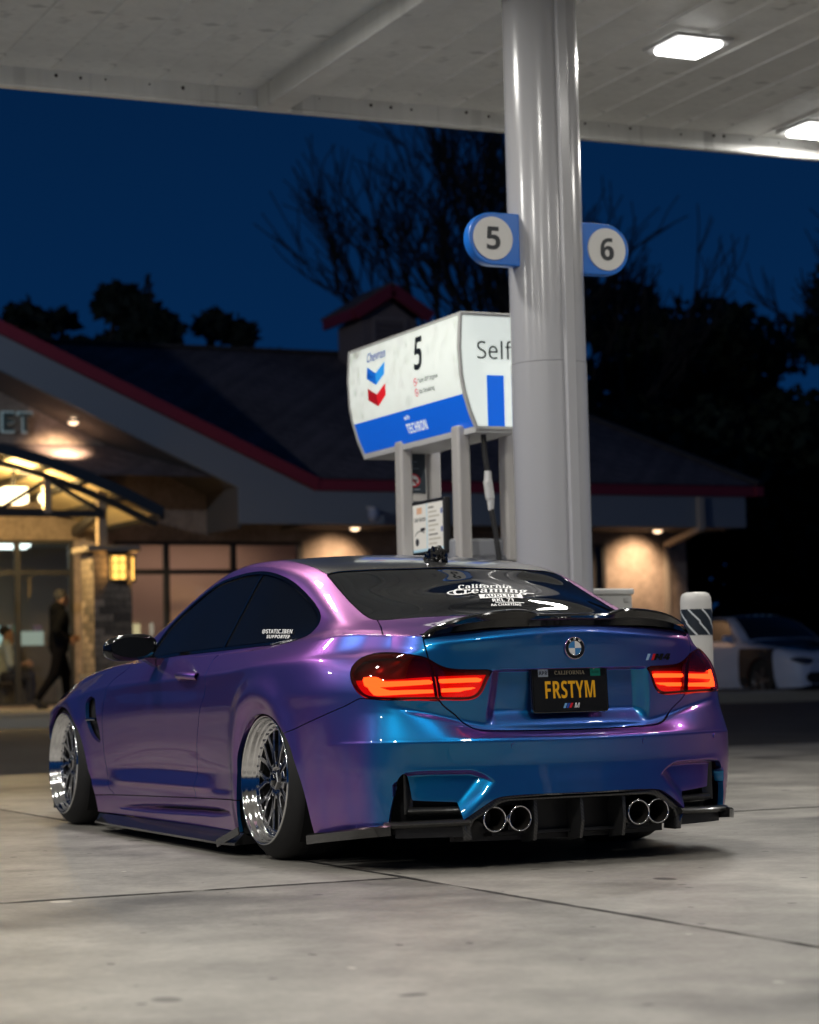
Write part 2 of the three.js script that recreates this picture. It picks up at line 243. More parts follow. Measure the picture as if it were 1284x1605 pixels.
  part('roof', roofG([[[-4, 3.9, -24.6], [17.8, 3.9, -24.5], [15.35, 7.07, -32], [-4, 7.07, -32]], [[17.8, 3.9, -24.5], [17.8, 3.9, -39.5], [15.35, 7.07, -32.1], [15.35, 7.07, -32]], [[17.8, 3.9, -39.5], [-4, 3.9, -39.5], [-4, 7.07, -32.1], [15.35, 7.07, -32.1]], [[1, rake(1) + .1, -24.55], [9.6, rake(9.6) + .1, -24.55], [9.6, rake(9.6) + .1, -25.5], [1, rake(1) + .1, -33]]]), shingle, S);
  part('roof_ridge', [beam([15.35, 7.10, -32], [-4, 7.10, -32], .22, .06), beam([15.35, 7.10, -32], [17.82, 3.94, -24.48], .18, .05)], std([.05, .045, .045], .9), S);
  // louvred roof turret
  const c = new THREE.Group(); c.name = 'roof_turret'; S.add(c);
  const cu = std([.20, .155, .15], .9);
  part('turret_wall', [ext([[12.98, 6.0], [14.10, 6.0], [14.10, 7.55], [13.54, 7.92], [12.98, 7.55]], 1.2, 0, [], [0, 0, -31.7])], cu, c);
  part('turret_trim', [beam([12.74, 7.60, -30.32], [13.54, 8.10, -30.32], .10, .22), beam([14.34, 7.60, -30.32], [13.54, 8.10, -30.32], .10, .22), box(.08, .20, 1.4, [12.72, 7.60, -31.05])], redTrim, c);
  part('turret_roof', [-1, 1].map((k) => box(1.0, .06, 1.55, [0, 0, 0]).rotateZ(-k * .559).translate(13.54 + k * .42, 7.97, -31.1)), shingle, c);
  part('turret_vent', [box(.05, .86, .05, [13.20, 7.15, -30.47]), box(.05, .86, .05, [13.86, 7.15, -30.47]), box(.61, .05, .05, [13.53, 7.56, -30.47])], std([.26, .21, .20], .8), c);
  for (let i = 0; i < 8; i++) part('louvre_slat', box(.6, .075, .03, [13.53, 6.74 + i * .102, -30.47], [-.6, 0, 0]), std([.17, .135, .135], .8), c);
  // downspout
  part('downspout', [beam([16.55, 3.68, -24.44], [16.55, 3.14, -24.44], .11, .09), beam([16.55, 3.15, -24.44], [16.75, 2.96, -25.92], .11, .09), beam([16.75, 3.0, -25.95], [16.75, .3, -25.95], .10, .08)], std([.42, .36, .30], .6), S);
  // pilaster by the door
  part('pilaster', [xyUV(box(.42, 3.0, .22, [6.27, 1.70, -FW + .11])), box(.50, .08, .30, [6.27, .86, -FW + .12])], stucco, S);
  // letters over the door
  const kf = std([.06, .10, .11], .4), ke = std([.55, .68, .70], .35, 0, { emissive: lin(.5, .75, .8), emissiveIntensity: .10 });
  [['K', 4.62], ['E', 4.90], ['T', 5.17]].forEach(([ch, u]) => { const l = part('sign_letter', letters(ch, .34, .07).translate(u, 4.83, -FW + .05), ke, S); part('letter_face', letters(ch, .285, .012).translate(u, 4.83, -FW + .122), kf, l); });
}
// entrance porch: arched roof on lantern pillars
{
  const t = thing('entrance_porch', 'arched porch roof with lit panels over the shop entrance', 'porch', [0, 0, 0]);
  const arch = (u) => 4.22 - .066 * (u - 2.3) ** 2, w0 = 22.6, w1 = 25.95, N = 12, U = (i) => 6.28 - i * .56, panelM = std([.62, .50, .30], .7);
  for (let i = 0; i < N; i++) {
    const a = U(i), b = U(i + 1), an = Math.atan2(arch(a) - arch(b), a - b), L = Math.hypot(a - b, arch(a) - arch(b));
    part('roof_panel', box(L - .09, .03, w1 - w0 - .25, [0, 0, 0]).rotateZ(an).translate((a + b) / 2, (arch(a) + arch(b)) / 2 - .02, -(w0 + w1) / 2), panelM, t);
    part('roof_sheet', box(L + .004, .04, w1 - w0, [0, 0, 0]).rotateZ(an).translate((a + b) / 2, (arch(a) + arch(b)) / 2 + .04, -(w0 + w1) / 2), std([.02, .022, .025], .6), t);
    part('purlin', box(.09, .12, w1 - w0, [a, arch(a) - .04, -(w0 + w1) / 2]), darkSteel, t);
    part('roof_edge', beam([a, arch(a) + .0, -w0 + .04], [b, arch(b) + .0, -w0 + .04], .06, .15), std([.02, .03, .045], .5), t);
    part('lower_rib', beam([a, arch(a) - .16, -w0 - .25], [b, arch(b) - .16, -w0 - .25], .08, .09), darkSteel, t);
  }
  part('tie_beam', [beam([5.5, 3.17, -22.9], [-1, 3.17, -22.9], .08, .09), beam([5.45, 3.19, -22.95], [5.95, 3.12, -25.9], .10, .12)], darkSteel, t);
  const wood = std([.40, .30, .20], .6);
  part('king_post', box(.11, .50, .10, [4.67, 3.42, -22.9]), wood, t); part('king_post', box(.11, .75, .10, [3.4, 3.54, -22.9]), wood, t);
  part('brace', [beam([4.67, 3.66, -22.9], [5.5, 3.19, -22.9], .06, .06), beam([4.67, 3.22, -22.92], [4.0, 3.22, -22.92], .04, .04), beam([4.66, 3.64, -22.94], [3.95, 3.20, -22.94], .06, .06)], darkSteel, t);
  part('porch_post', box(.13, .95, .13, [5.50, 3.12, -23.0]), wood, t);
}
{
  const stoneMap = dataTex(512, (() => { const a = fbm(512, [[6, .3], [40, .2], [120, .2]], 61), b = noiseGrid(512, 8, 8); return (x, y) => { const row = Math.floor(y / 43), ox = (row * 61) % 97, k = Math.floor((x + ox) / 97), e = Math.min((x + ox) % 97, y % 43), v = e < 3 ? .22 : .5 + ((k * 37 + row * 53) % 17 / 17 - .5) * .3 + a[y * 512 + x] * .4; return [v, v * .9, v * .78]; }; })(), true);
  const t = thing('lantern_pillar', 'stone pillar with a flat cap under the porch, carrying two glowing lanterns', 'pillar', [5.635, .37, -23.22]);
  stoneMap.repeat.set(.8, .8);
  part('pillar_shaft', xyUV(box(.57, 2.26, .62, [0, 1.13, 0])), std(0xffffff, .85, 0, { map: stoneMap }), t); part('pillar_cap', rbox(.80, .09, .82, .02, [0, 2.30, 0]), std([.24, .20, .16], .8), t); part('pillar_plinth', rbox(.64, .5, .70, .02, [0, .25, 0]), std([.20, .18, .16], .8), t);
  let proto;
  for (const [i, [x, z, ry]] of [[.06, .37, 0], [.345, .0, Math.PI / 2]].entries()) {
    const l = thing('wall_lantern', ['glowing amber box lantern on the front of the stone pillar', 'amber lantern seen edge on at the right side of the stone pillar'][i], 'lantern', [5.635 + x, 2.21, -23.22 + z], ry, 'lanterns on the stone pillar');
    const k = std([.03, .026, .02], .5);
    part('lantern_frame', [box(.27, .03, .16, [0, .37, -.01]), box(.25, .025, .13, [0, 0, 0]), ...[-1, 1].flatMap((a) => [-1, 1].map((b) => box(.018, .36, .018, [a * .108, .185, b * .05]))), box(.012, .36, .012, [0, .185, .058]), box(.22, .012, .012, [0, .25, .058]), box(.22, .012, .012, [0, .12, .058])], k, l);
    part('lantern_glass', rbox(.20, .33, .095, .01, [0, .185, 0]), glow([1, .52, .10], 2.3), l);
    const p = new THREE.PointLight(lin(1, .55, .16), 1.1); p.shadow.radius = 4; p.castShadow = true; p.position.set(0, .185, 0); l.add(p);
  }
  const q = thing('porch_lamp', 'bright square lamp under the arched porch roof', 'lamp', [4.32, 3.46, -23.4]);
  part('lamp_box', rbox(.36, .24, .36, .04, [0, 0, 0], undefined, 3), glow([1, .80, .45], 5), q); part('lamp_bracket', box(.05, .4, .05, [0, .3, 0]), darkSteel, q);
  const p = new THREE.PointLight(lin(1, .68, .26), PORCH_I); p.shadow.radius = 6; p.castShadow = true; q.add(p);
  part('lamp_bulb', ball(.085, [.42, -.04, .1]), glow([1, .85, .55], 3), q);
}
// downlights under the eaves
[[5.76, 4.80, 25.25, 'small warm spotlight under the sloping gable above the porch', 1.6], [10.46, 3.19, 25.25, 'small round downlight in the eaves left of the pump', 1], [16.2, 3.19, 25.3, 'small round downlight beside the downspout at the far corner', 1.3]].forEach(([u, v, w, label, k]) => {
  const t = thing('eaves_light', label, 'downlight', [u, v, -w], 0, 'downlights under the shop eaves');
  part('light_trim', lathe([[.075, 0], [.10, .0], [.10, -.035], [.08, -.045], [.075, -.03]], 32).translate(0, .02, 0), std([.25, .2, .16], .5), t);
  part('light_bulb', new THREE.SphereGeometry(.082, 20, 12).scale(1, .7, 1).translate(0, -.015, 0), glow([1, .68, .42], 3.2), t);
  const s = new THREE.SpotLight(lin(1, .68, .40), EAVES_I * k, 0, .85, .9, 2); s.position.set(0, -.10, 0); s.target.position.set(-.12, -1.0, -.95); s.shadow.radius = 3; s.castShadow = true; t.add(s); t.add(s.target);
});
{
  const t = thing('security_camera', 'pale dome camera hanging below the shop eaves near the pump', 'camera', [10.34, 3.38, -24.36]);
  part('camera_arm', [beam([0, .06, -.06], [0, .0, .14], .05, .05), cyl(.06, .06, .05, [0, .02, .16])], std([.4, .42, .48], .5), t); part('camera_dome', [cyl(.085, .10, .10, [0, -.05, .16]), new THREE.SphereGeometry(.085, 20, 12).translate(0, -.10, .16)], std([.30, .34, .46], .25), t);
}
// pavement in front of the shop, kerb and wheel stops
{
  const pv = std(0xffffff, .75, 0, { map: concreteMap });
  struct('pavement', flatUV(rbox(26, .35, 4.0, .02, [6, .20, -24.25])), pv);
  struct('kerb', flatUV(rbox(26, .30, .16, .02, [6, .20, -22.15])), std([.36, .32, .24], .7));
  for (const [u, l] of [[3.4, 'long pale wheel stop at the left edge before the shop kerb'], [7.2, 'pale wheel stop hidden behind the coupe before the shop kerb']]) { const t = thing('wheel_stop', l, 'wheel stop', [u, .16, -20.6], 0, 'wheel stops along the shop'); part('concrete_bar', ext([[-.13, 0], [-.09, .14], [.09, .14], [.13, 0]].reverse(), 2.2, .01).rotateY(Math.PI / 2).translate(-1.1, 0, 0), std([.44, .38, .28], .75), t); }
}
// ---------------------------------------------------------------- fuel dispenser, bollard, cabinet
const grime = (c, w, h, n, sd, a = .05) => { let s = sd; const r = () => { s = (s * 1664525 + 1013904223) >>> 0; return s / 4294967296; }; for (let i = 0; i < n; i++) { c.fillStyle = `rgba(${70 + r() * 40 | 0},${70 + r() * 40 | 0},${60 + r() * 30 | 0},${a * (.3 + r())})`; const x = r() * w, y = r() ** 2 * h, q = 4 + r() * 22; c.beginPath(); c.ellipse(x, y, q * (.3 + r()), q * (.5 + r() * 1.5), r() * 3, 0, 7); c.fill(); } };
const noSmoke = (c, x, y, r) => { c.lineWidth = r * .26; c.strokeStyle = '#c8202a'; c.fillStyle = '#f2f2f2'; c.beginPath(); c.arc(x, y, r, 0, 7); c.fill(); c.fillStyle = '#222'; c.fillRect(x - r * .6, y - r * .12, r * 1.2, r * .24); c.beginPath(); c.arc(x, y, r, 0, 7); c.stroke(); c.beginPath(); c.moveTo(x - r * .7, y - r * .7); c.lineTo(x + r * .7, y + r * .7); c.stroke(); };
{
  const cx = 1.892, w0 = 3.30, w1 = 4.92, t = thing('fuel_dispenser', 'fuel pump with a lit white and blue sign head on posts behind the coupe', 'fuel pump', [cx, -.015, 0]);
  const P = [[-.228, 2.81], [-.240, 2.62], [-.232, 2.46], [-.214, 2.355], [-.178, 2.235], [-.140, 2.145]];
  const outline = [...P, ...P.map(([u, v]) => [-u, v]).reverse()], shell = std([.62, .64, .62], .45);
  part('sign_head', [ext(outline.map(([u, v]) => [u * .985, v]).reverse(), w1 - w0 - .04, .01).translate(0, 0, -w1 + .02)], shell, t);
  part('sign_trim', [...[w0, w1].map((w) => ext([...outline].reverse().map(([u, v]) => [u * 1.02, v + (v > 2.5 ? .008 : -.008)]), .022, .004, [outline.map(([u, v]) => [u * .95, lerp(2.48, v, .96)])]).translate(0, 0, -w - .011)), rbox(.44, .012, w1 - w0, .004, [0, 2.818, -(w0 + w1) / 2]), rbox(.29, .03, w1 - w0, .004, [0, 2.135, -(w0 + w1) / 2])], std([.55, .55, .53], .5), t);
  const lit = (tex, k) => new THREE.MeshStandardMaterial({ map: tex, emissive: 0xffffff, emissiveMap: tex, emissiveIntensity: k, roughness: .35 });
  // long face: follows the bulged profile, printed
  const face = canvasTex(1024, 448, (c, w, h) => {
    c.fillStyle = '#e4eae2'; c.fillRect(0, 0, w, h); c.fillStyle = '#0b5fd2'; c.fillRect(0, 312, w, h);
    grime(c, w, 300, 260, 5, .05); grime(c, 120, 300, 60, 9, .07);
    const X = 270, lw = 176; c.fillStyle = '#1c3f93'; c.font = 'bold 58px sans-serif'; c.textAlign = 'center'; c.fillText('Chevron', X, 66, 190);
    const chev = (y, hgt, a, b) => { for (const [s, col] of [[-1, a], [1, b]]) { c.fillStyle = col; c.beginPath(); c.moveTo(X, y + 38); c.lineTo(X + s * lw / 2, y); c.lineTo(X + s * lw / 2, y + hgt); c.lineTo(X, y + hgt + 38); c.fill(); } };
    chev(84, 52, '#1464c6', '#2f95e6'); c.fillStyle = '#0f52ae'; c.beginPath(); c.moveTo(X - lw / 2, 106); c.lineTo(X - lw / 2 + 76, 140); c.lineTo(X - lw / 2, 136); c.fill();
    chev(176, 52, '#a8141c', '#dd1f26');
    c.fillStyle = '#171a1c'; c.font = 'bold 190px sans-serif'; c.save(); c.translate(676, 164); c.scale(.85, 1); c.fillText('5', 0, 0); c.restore();
    c.textAlign = 'left'; c.font = 'bold 26px sans-serif'; noSmoke(c, 640, 212, 15); noSmoke(c, 640, 256, 15); c.fillStyle = '#3b3f40'; c.fillText('Turn Off Engine', 664, 221, 180); c.fillText('No Smoking', 664, 265, 140);
    c.fillStyle = '#f3f6f8'; c.textAlign = 'center'; c.font = 'italic bold 58px sans-serif'; c.fillText('TECHRON', 560, 412, 190); c.font = 'bold 24px sans-serif'; c.fillText('with', 500, 352);
  });
  const len = [0]; for (let i = 1; i < P.length; i++) len[i] = len[i - 1] + Math.hypot(P[i][0] - P[i - 1][0], P[i][1] - P[i - 1][1]);
  for (const s of [-1, 1]) {
    const pos = [], uv = [], I = [];
    P.forEach(([u, v], i) => { const q = .018, y = lerp(2.48, v, .965); for (const [k, w] of [[0, w1 - q], [1, w0 + q]]) { pos.push(s * (-(u) + .003) * 1, y, -(w)); uv.push(s < 0 ? k : 1 - k, 1 - len[i] / len.at(-1)); } });
    for (let i = 0; i < P.length - 1; i++) { const a = i * 2; s < 0 ? I.push(a, a + 2, a + 1, a + 1, a + 2, a + 3) : I.push(a, a + 1, a + 2, a + 1, a + 3, a + 2); }
    const g = new THREE.BufferGeometry(); g.setAttribute('position', new THREE.Float32BufferAttribute(pos, 3)); g.setAttribute('uv', new THREE.Float32BufferAttribute(uv, 2)); g.setIndex(I); g.computeVertexNormals();
    part('sign_face', g, lit(face, .50), t);
  }
  const self = canvasTex(512, 720, (c, w, h) => { c.fillStyle = '#e4ece6'; c.fillRect(0, 0, w, h); grime(c, w, h, 60, 21, .03); c.fillStyle = '#14181a'; c.font = '150px sans-serif'; c.textAlign = 'center'; c.fillText('Self', 236, 284); c.fillStyle = '#0b5fd2'; c.fillRect(182, 384, 118, 336); c.strokeStyle = '#cfe0ea'; c.lineWidth = 5; c.strokeRect(180, 382, 122, 360); });
  { const g = new THREE.ShapeGeometry(shapeOf([...outline].reverse().map(([u, v]) => [u * .95, lerp(2.48, v, .965)]))), p = g.attributes.position, uv = g.attributes.uv; for (let i = 0; i < p.count; i++) uv.setXY(i, (p.getX(i) + .242) / .484, (p.getY(i) - 2.135) / .685); part('sign_end', g.translate(0, 0, -w0 + .014), lit(self, .62), t); }
  // posts, cabinet
  const post = std([.50, .48, .45], .38);
  for (const [u, w] of [[-.145, 3.50], [-.12, 4.36], [.165, 3.50], [.165, 4.55]]) part('post', rbox(.085, .80, .10, .02, [u, 1.78, -w], undefined, 3), post, t);
  const pn = part('side_panel', rbox(.19, .76, .03, .006, [.01, 1.78, -4.52]), post, t);
  const plate = canvasTex(256, 420, (c, w, h) => { c.fillStyle = '#2b343d'; c.fillRect(0, 0, w, h); c.fillStyle = '#6b7880'; for (let i = 0; i < 4; i++) c.fillRect(60, 60 + i * 34, 60 + (i * 53) % 90, 10); noSmoke(c, 128, 290, 62); c.fillStyle = '#89939a'; c.fillRect(60, 376, 136, 10); });
  for (const y of [2.0, 1.685]) { const q = part('notice_plate', new THREE.PlaneGeometry(.172, y > 1.8 ? .26 : .27), std(0xffffff, .4, 0, { map: plate }), pn); q.position.set(.01, y, -4.502); }
  const body = std([.30, .31, .33], .4), skin = std([.12, .125, .14], .4);
  part('cabinet', [rbox(.42, 1.36, 1.34, .03, [0, .74, -4.14])], skin, t);
  part('cabinet_panel', [rbox(.40, .24, .10, .02, [0, 1.40, -3.56]), rbox(.36, .05, 1.1, .015, [0, 1.435, -4.2])], body, t);
  part('card_reader', [rbox(.06, .14, .20, .01, [-.215, 1.36, -4.62]), rbox(.07, .07, .10, .01, [-.22, 1.405, -4.86])], std([.55, .52, .46], .4), t);
  const ad = canvasTex(512, 380, (c, w, h) => { c.fillStyle = '#efece2'; c.fillRect(0, 0, w, h); c.fillStyle = '#b9dff0'; c.fillRect(236, 0, 12, h); c.fillRect(0, 360, w, 20); c.fillStyle = '#e6b48f'; c.fillRect(70, 26, 90, 50); c.fillStyle = '#1d2022'; c.font = 'bold 44px sans-serif'; c.fillText('CAR WASH', 18, 138, 206); c.beginPath(); c.arc(70, 300, 30, 0, 7); c.fill(); c.lineWidth = 8; c.strokeStyle = '#333'; c.beginPath(); c.moveTo(30, 250); c.quadraticCurveTo(90, 190, 200, 230); c.stroke(); c.fillRect(130, 190, 80, 24); for (let i = 0; i < 9; i++) { c.fillStyle = i % 3 ? '#c9c3b2' : '#8f8a80'; c.fillRect(270, 30 + i * 36, 90 + (i * 47) % 110, 14); c.fillStyle = '#5d6ea8'; if (i % 4 === 1) c.fillRect(476, 20 + i * 36, 30, 40); } });
  const d = part('advert_board', rbox(.045, .33, .46, .012, [-.205, 1.605, -3.80]), std([.012, .012, .013], .45), t); const a = part('advert_print', new THREE.PlaneGeometry(.42, .285), lit(ad, .12), d); a.rotation.y = -Math.PI / 2; a.position.set(-.2285, 1.605, -3.80);
  const hose = std([.012, .012, .013], .5);
  part('hose', tube([[-.045, 2.14, -3.40], [-.04, 2.0, -3.395], [-.028, 1.90, -3.39]], .016, 12), hose, t);
  part('hose', [tube([[-.012, 1.68, -3.385], [.01, 1.5, -3.37], [.03, 1.2, -3.34], [.05, .85, -3.33]], .016, 16)], hose, t);
  part('hose_breakaway', [cyl(.020, .024, .06, [-.026, 1.875, -3.39]), rbox(.05, .13, .05, .02, [-.022, 1.795, -3.39], [0, 0, .12], 3), cyl(.022, .016, .06, [-.014, 1.705, -3.387])], std([.62, .62, .60], .3), t);
  for (const [s, w] of [[-1, 3.75], [-1, 4.35], [1, 3.75]]) { part('nozzle', [rbox(.05, .22, .05, .02, [s * .235, 1.05, -w], [0, 0, s * .2]), tube([[s * .24, .95, -w], [s * .25, .6, -w], [s * .24, .4, -w - .1], [s * .22, .9, -w - .2]], .014, 16)], hose, t); }
}
{
  const t = thing('steel_bollard', 'white round bollard with a dark striped band behind the right tail light', 'bollard', [1.9, 0, -1.22]);
  part('bollard_cover', lathe([[.077, 0], [.077, 1.035], [.074, 1.062], [.064, 1.078], [.048, 1.084], [0, 1.087]], 48), std([.62, .61, .58], .38), t);
  const tex = canvasTex(512, 140, (c, w, h) => { c.fillStyle = '#262d34'; c.fillRect(0, 0, w, h); c.strokeStyle = '#d4d8da'; c.lineWidth = 9; for (let x = -160; x < w + 60; x += 73) { c.beginPath(); c.moveTo(x, 0); c.lineTo(x + 60, 64); c.lineTo(x + 62, 76); c.lineTo(x + 118, 140); c.stroke(); } });
  part('reflective_band', place(new THREE.CylinderGeometry(.0783, .0783, .128, 48, 1, true), [0, .936, 0]), std(0xffffff, .35, 0, { map: tex }), t);
  part('base_ring', lathe([[.078, 0], [.11, .002], [.11, .02], [.078, .03]], 40), std([.3, .3, .29], .7), t);
}
{
  const t = thing('steel_cabinet', 'pale metal utility cabinet with a lid right of the white column', 'cabinet', [2.44, 0, -3.25]);
  part('cabinet_body', rbox(.37, 1.15, .36, .012, [0, .575, 0]), std([.50, .50, .48], .45), t); part('cabinet_lid', rbox(.39, .035, .38, .01, [0, 1.168, 0]), std([.56, .56, .54], .4), t);
  part('cabinet_hinge', [rbox(.03, .03, .012, .004, [.14, 1.12, .182]), rbox(.008, .9, .006, .002, [.165, .60, .181])], std([.4, .4, .38], .4), t);
}
{
  const t = thing('towel_dispenser', 'small grey box with a red mark mounted between the pump and column', 'dispenser', [2.20, 0, -4.55]);
  part('stand', cyl(.02, .02, 1.30, [0, .65, 0]), std([.2, .2, .2], .5), t); part('box_body', rbox(.13, .26, .10, .012, [0, 1.405, 0]), std([.36, .38, .40], .4), t);
  part('red_mark', ext(circlePts(.034, 8), .012, .003, [], [.02, 1.36, .05]), std([.5, .02, .05], .4), t); part('paper_towel', rbox(.05, .07, .02, .008, [-.03, 1.28, .055]), std([.7, .66, .6], .8), t);
}

// the same island goes on behind the camera: its pump and column are what the rear corner of the coupe mirrors
for (const [n, dz, label] of [['fuel_dispenser', 8.9, 'second fuel pump on the island behind the camera, outside the view'], ['canopy_column', 8.6, 'second white canopy column on the island behind the camera, outside the view']]) {
  const o = scene.getObjectByName(n), c = o.clone(); c.name = numbered(n); c.position.z += dz; c.userData.label = label; scene.add(c);
}
// ---------------------------------------------------------------- trees behind the shop
const barkM = std([.045, .036, .03], .9), leafM = std([.030, .045, .020], .8, 0, { side: THREE.DoubleSide }), darkLeaf = std([.018, .028, .018], .85, 0, { side: THREE.DoubleSide });
function bareTree(label, u, w, h, spread, sd, levels = 6, group) {
  seed = sd; const t = thing('bare_tree', label, 'tree', [u, .1, -w], 0, group), trunk = [], twigs = [];
  const seg = (p, d, L, r, lv) => {
    const q = p.clone().addScaledVector(d, L), mid = p.clone().lerp(q, .5).add(V3(rr(-1, 1), rr(-.3, .6), rr(-1, 1)).multiplyScalar(L * .07));
    const g = new THREE.TubeGeometry(new THREE.CatmullRomCurve3([p, mid, q]), lv > 3 ? 3 : 2, 1, lv > 3 ? 7 : 4), a = g.attributes.position, n = (lv > 3 ? 3 : 2) + 1, k = a.count / n;
    for (let i = 0; i < a.count; i++) { const s = Math.floor(i / k) / (n - 1), c = s < .5 ? p.clone().lerp(mid, s * 2) : mid.clone().lerp(q, s * 2 - 1), f = Math.max(.0155, r * lerp(1, .66, s)); a.setXYZ(i, c.x + (a.getX(i) - c.x) * f, c.y + (a.getY(i) - c.y) * f, c.z + (a.getZ(i) - c.z) * f); }
    (lv > 3 ? trunk : twigs).push(g);
    if (lv <= 0) return;
    const kids = lv > 4 ? 4 : lv > 3 ? 4 : 3;
    for (let i = 0; i < kids; i++) { const e = d.clone().add(V3(rr(-1, 1) * spread, rr(-.12, .55), rr(-1, 1) * spread)).normalize(); seg(i ? p.clone().lerp(q, rr(.45, 1)) : q, e, L * rr(.64, .88), r * rr(.55, .70), lv - 1); }
  };
  seg(V3(0, 0, 0), V3(rr(-.06, .06), 1, rr(-.06, .06)).normalize(), h * .29, h * .017, levels);
  part('trunk', trunk, barkM, t); part('crown', twigs, barkM, t); return t;
}
function leafCloud(blobs, n, size) {           // many small leaf cards through the volume of a few uneven clumps
  const P = [], tot = blobs.reduce((s, b) => s + b[3] * b[4], 0);
  for (const [x, y, z, rx, ry] of blobs) for (let i = 0, m = Math.round(n * rx * ry / tot); i < m; i++) {
    const a = V3(rr(-1, 1), rr(-1, 1), rr(-1, 1)); if (a.length() > 1) { i--; continue; } a.normalize().multiplyScalar(Math.cbrt(rr(.12, 1)) * (.86 + .22 * Math.sin(a.x * 7 + a.y * 5) * Math.sin(a.z * 6 + a.y * 4)));
    const c = V3(x + a.x * rx, y + a.y * ry, z + a.z * rx), s = size * rr(.5, 1.3), e = V3(rr(-1, 1), rr(-1, 1), rr(-1, 1)).normalize().multiplyScalar(s), f = V3(rr(-1, 1), rr(-1, 1), rr(-1, 1)).cross(e).normalize().multiplyScalar(s * .55);
    const q = [c.clone().sub(e), c.clone().add(f), c.clone().add(e), c.clone().sub(f)];
    for (const k of [0, 1, 2, 0, 2, 3]) P.push(q[k].x, q[k].y, q[k].z);
  }
  const g = new THREE.BufferGeometry(); g.setAttribute('position', new THREE.Float32BufferAttribute(P, 3)); g.computeVertexNormals(); return g;
}
function leafyTree(name, label, u, w, h, r, sd, mat = leafM, n = 5200, size = .20) {
  seed = sd; const t = thing(name, label, 'tree', [u, .1, -w]), blobs = [], limbs = [bar([0, 0, 0], [rr(-.2, .2), h * .45, 0], h * .018, 8)];
  for (let i = 0; i < 13; i++) { const a = rr(0, 6.28), q = Math.sqrt(rr(0, 1)) * r * .75, y = h * rr(.42, .93), b = r * rr(.22, .42) * (1.15 - (y / h - .4)); blobs.push([q * Math.cos(a), y, q * Math.sin(a), b, b * rr(.6, .9)]); limbs.push(bar([0, h * .40, 0], [q * Math.cos(a), y, q * Math.sin(a)], h * .006, 6)); }
  part('trunk', limbs, barkM, t); part('crown', leafCloud(blobs, n, size), mat, t); return t;
}
function conifer(label, u, w, h, r, sd) {
  seed = sd; const t = thing('conifer_tree', label, 'tree', [u, .1, -w]), blobs = [];
  for (let i = 0; i < 15; i++) { const k = i / 14, y = h * lerp(.2, .97, k), q = r * (1 - k) * rr(.8, 1.15) + .12, a = rr(0, 6.28); blobs.push([Math.cos(a) * q * .25, y, Math.sin(a) * q * .25, q, h * .055]); }
  part('trunk', cyl(h * .004, h * .016, h, [0, h / 2, 0], undefined, 8), barkM, t); part('crown', leafCloud(blobs, 3600, .17), darkLeaf, t);
}
bareTree('tall bare branching tree rising behind the pump sign and column', 21.4, 40.5, 15.5, .60, 12, 6);
bareTree('bare tree reaching over the dark woods at the right edge', 30.5, 37, 13.2, .60, 29, 5);
bareTree('thin bare tree low behind the shop roof left of the turret', 14.6, 43, 9.4, .7, 77, 5);
conifer('pointed dark conifer behind the left part of the shop roof', 11.9, 40, 9.7, 2.3, 4);
leafyTree('evergreen_tree', 'broad dark tree beside the conifer above the shop gable', 10.3, 41, 10.3, 2.8, 8, darkLeaf, 6000);
leafyTree('evergreen_tree', 'dark tree at the left edge above the red gable trim', 7.6, 40, 9.9, 2.6, 15, darkLeaf, 5000);
leafyTree('evergreen_tree', 'low dark tree on the shop ridge right of the conifer', 13.6, 43, 10.1, 2.6, 71, darkLeaf, 4200);
leafyTree('evergreen_tree', 'wide dark tree behind the gable between two narrower ones', 8.8, 43, 10.6, 2.8, 73, darkLeaf, 5000);
leafyTree('evergreen_tree', 'small round dark tree just left of the roof turret', 16.1, 42, 10.2, 2.0, 23, darkLeaf, 4000);
leafyTree('leafy_tree', 'large dark leafy tree at the far right behind the parked cars', 31.5, 36, 12.6, 6.2, 31, leafM, 12000, .21);
leafyTree('leafy_tree', 'dark leafy tree right of the number six sign', 26.0, 41, 10.2, 5.0, 37, leafM, 8500, .2);
leafyTree('leafy_tree', 'tall dark leafy tree filling the sky right of the column', 27.6, 44, 13.2, 6.0, 53, leafM, 8500, .2);
leafyTree('leafy_tree', 'dark leafy tree close behind the column and the shop ridge', 22.8, 47, 11.4, 4.6, 59, leafM, 6000, .2);
leafyTree('leafy_tree', 'lower dark leafy tree behind the right end of the shop roof', 22.0, 45, 8.6, 4.4, 43, leafM, 9000, .22);
leafyTree('leafy_tree', 'dark leafy tree right at the picture edge under the bare branches', 36.5, 38, 11.8, 6.0, 47, leafM, 9000, .21);
{
  seed = 91; const blobs = []; for (let i = 0; i < 110; i++) { const u = rr(19, 60), w = rr(44, 58); blobs.push([u, rr(.6, 7.2), -w, rr(1.8, 3.6), rr(1.4, 2.8)]); }
  for (let i = 0; i < 40; i++) blobs.push([rr(-20, 19), rr(.6, 3.4), -rr(46, 58), rr(1.6, 3.2), rr(1.2, 2)]);
  const m = part('distant_woods', leafCloud(blobs, 70000, .36), darkLeaf, scene); m.userData.kind = 'stuff'; m.userData.label = 'dark mass of woods far behind the shop and the parked cars'; m.userData.category = 'woods';
}
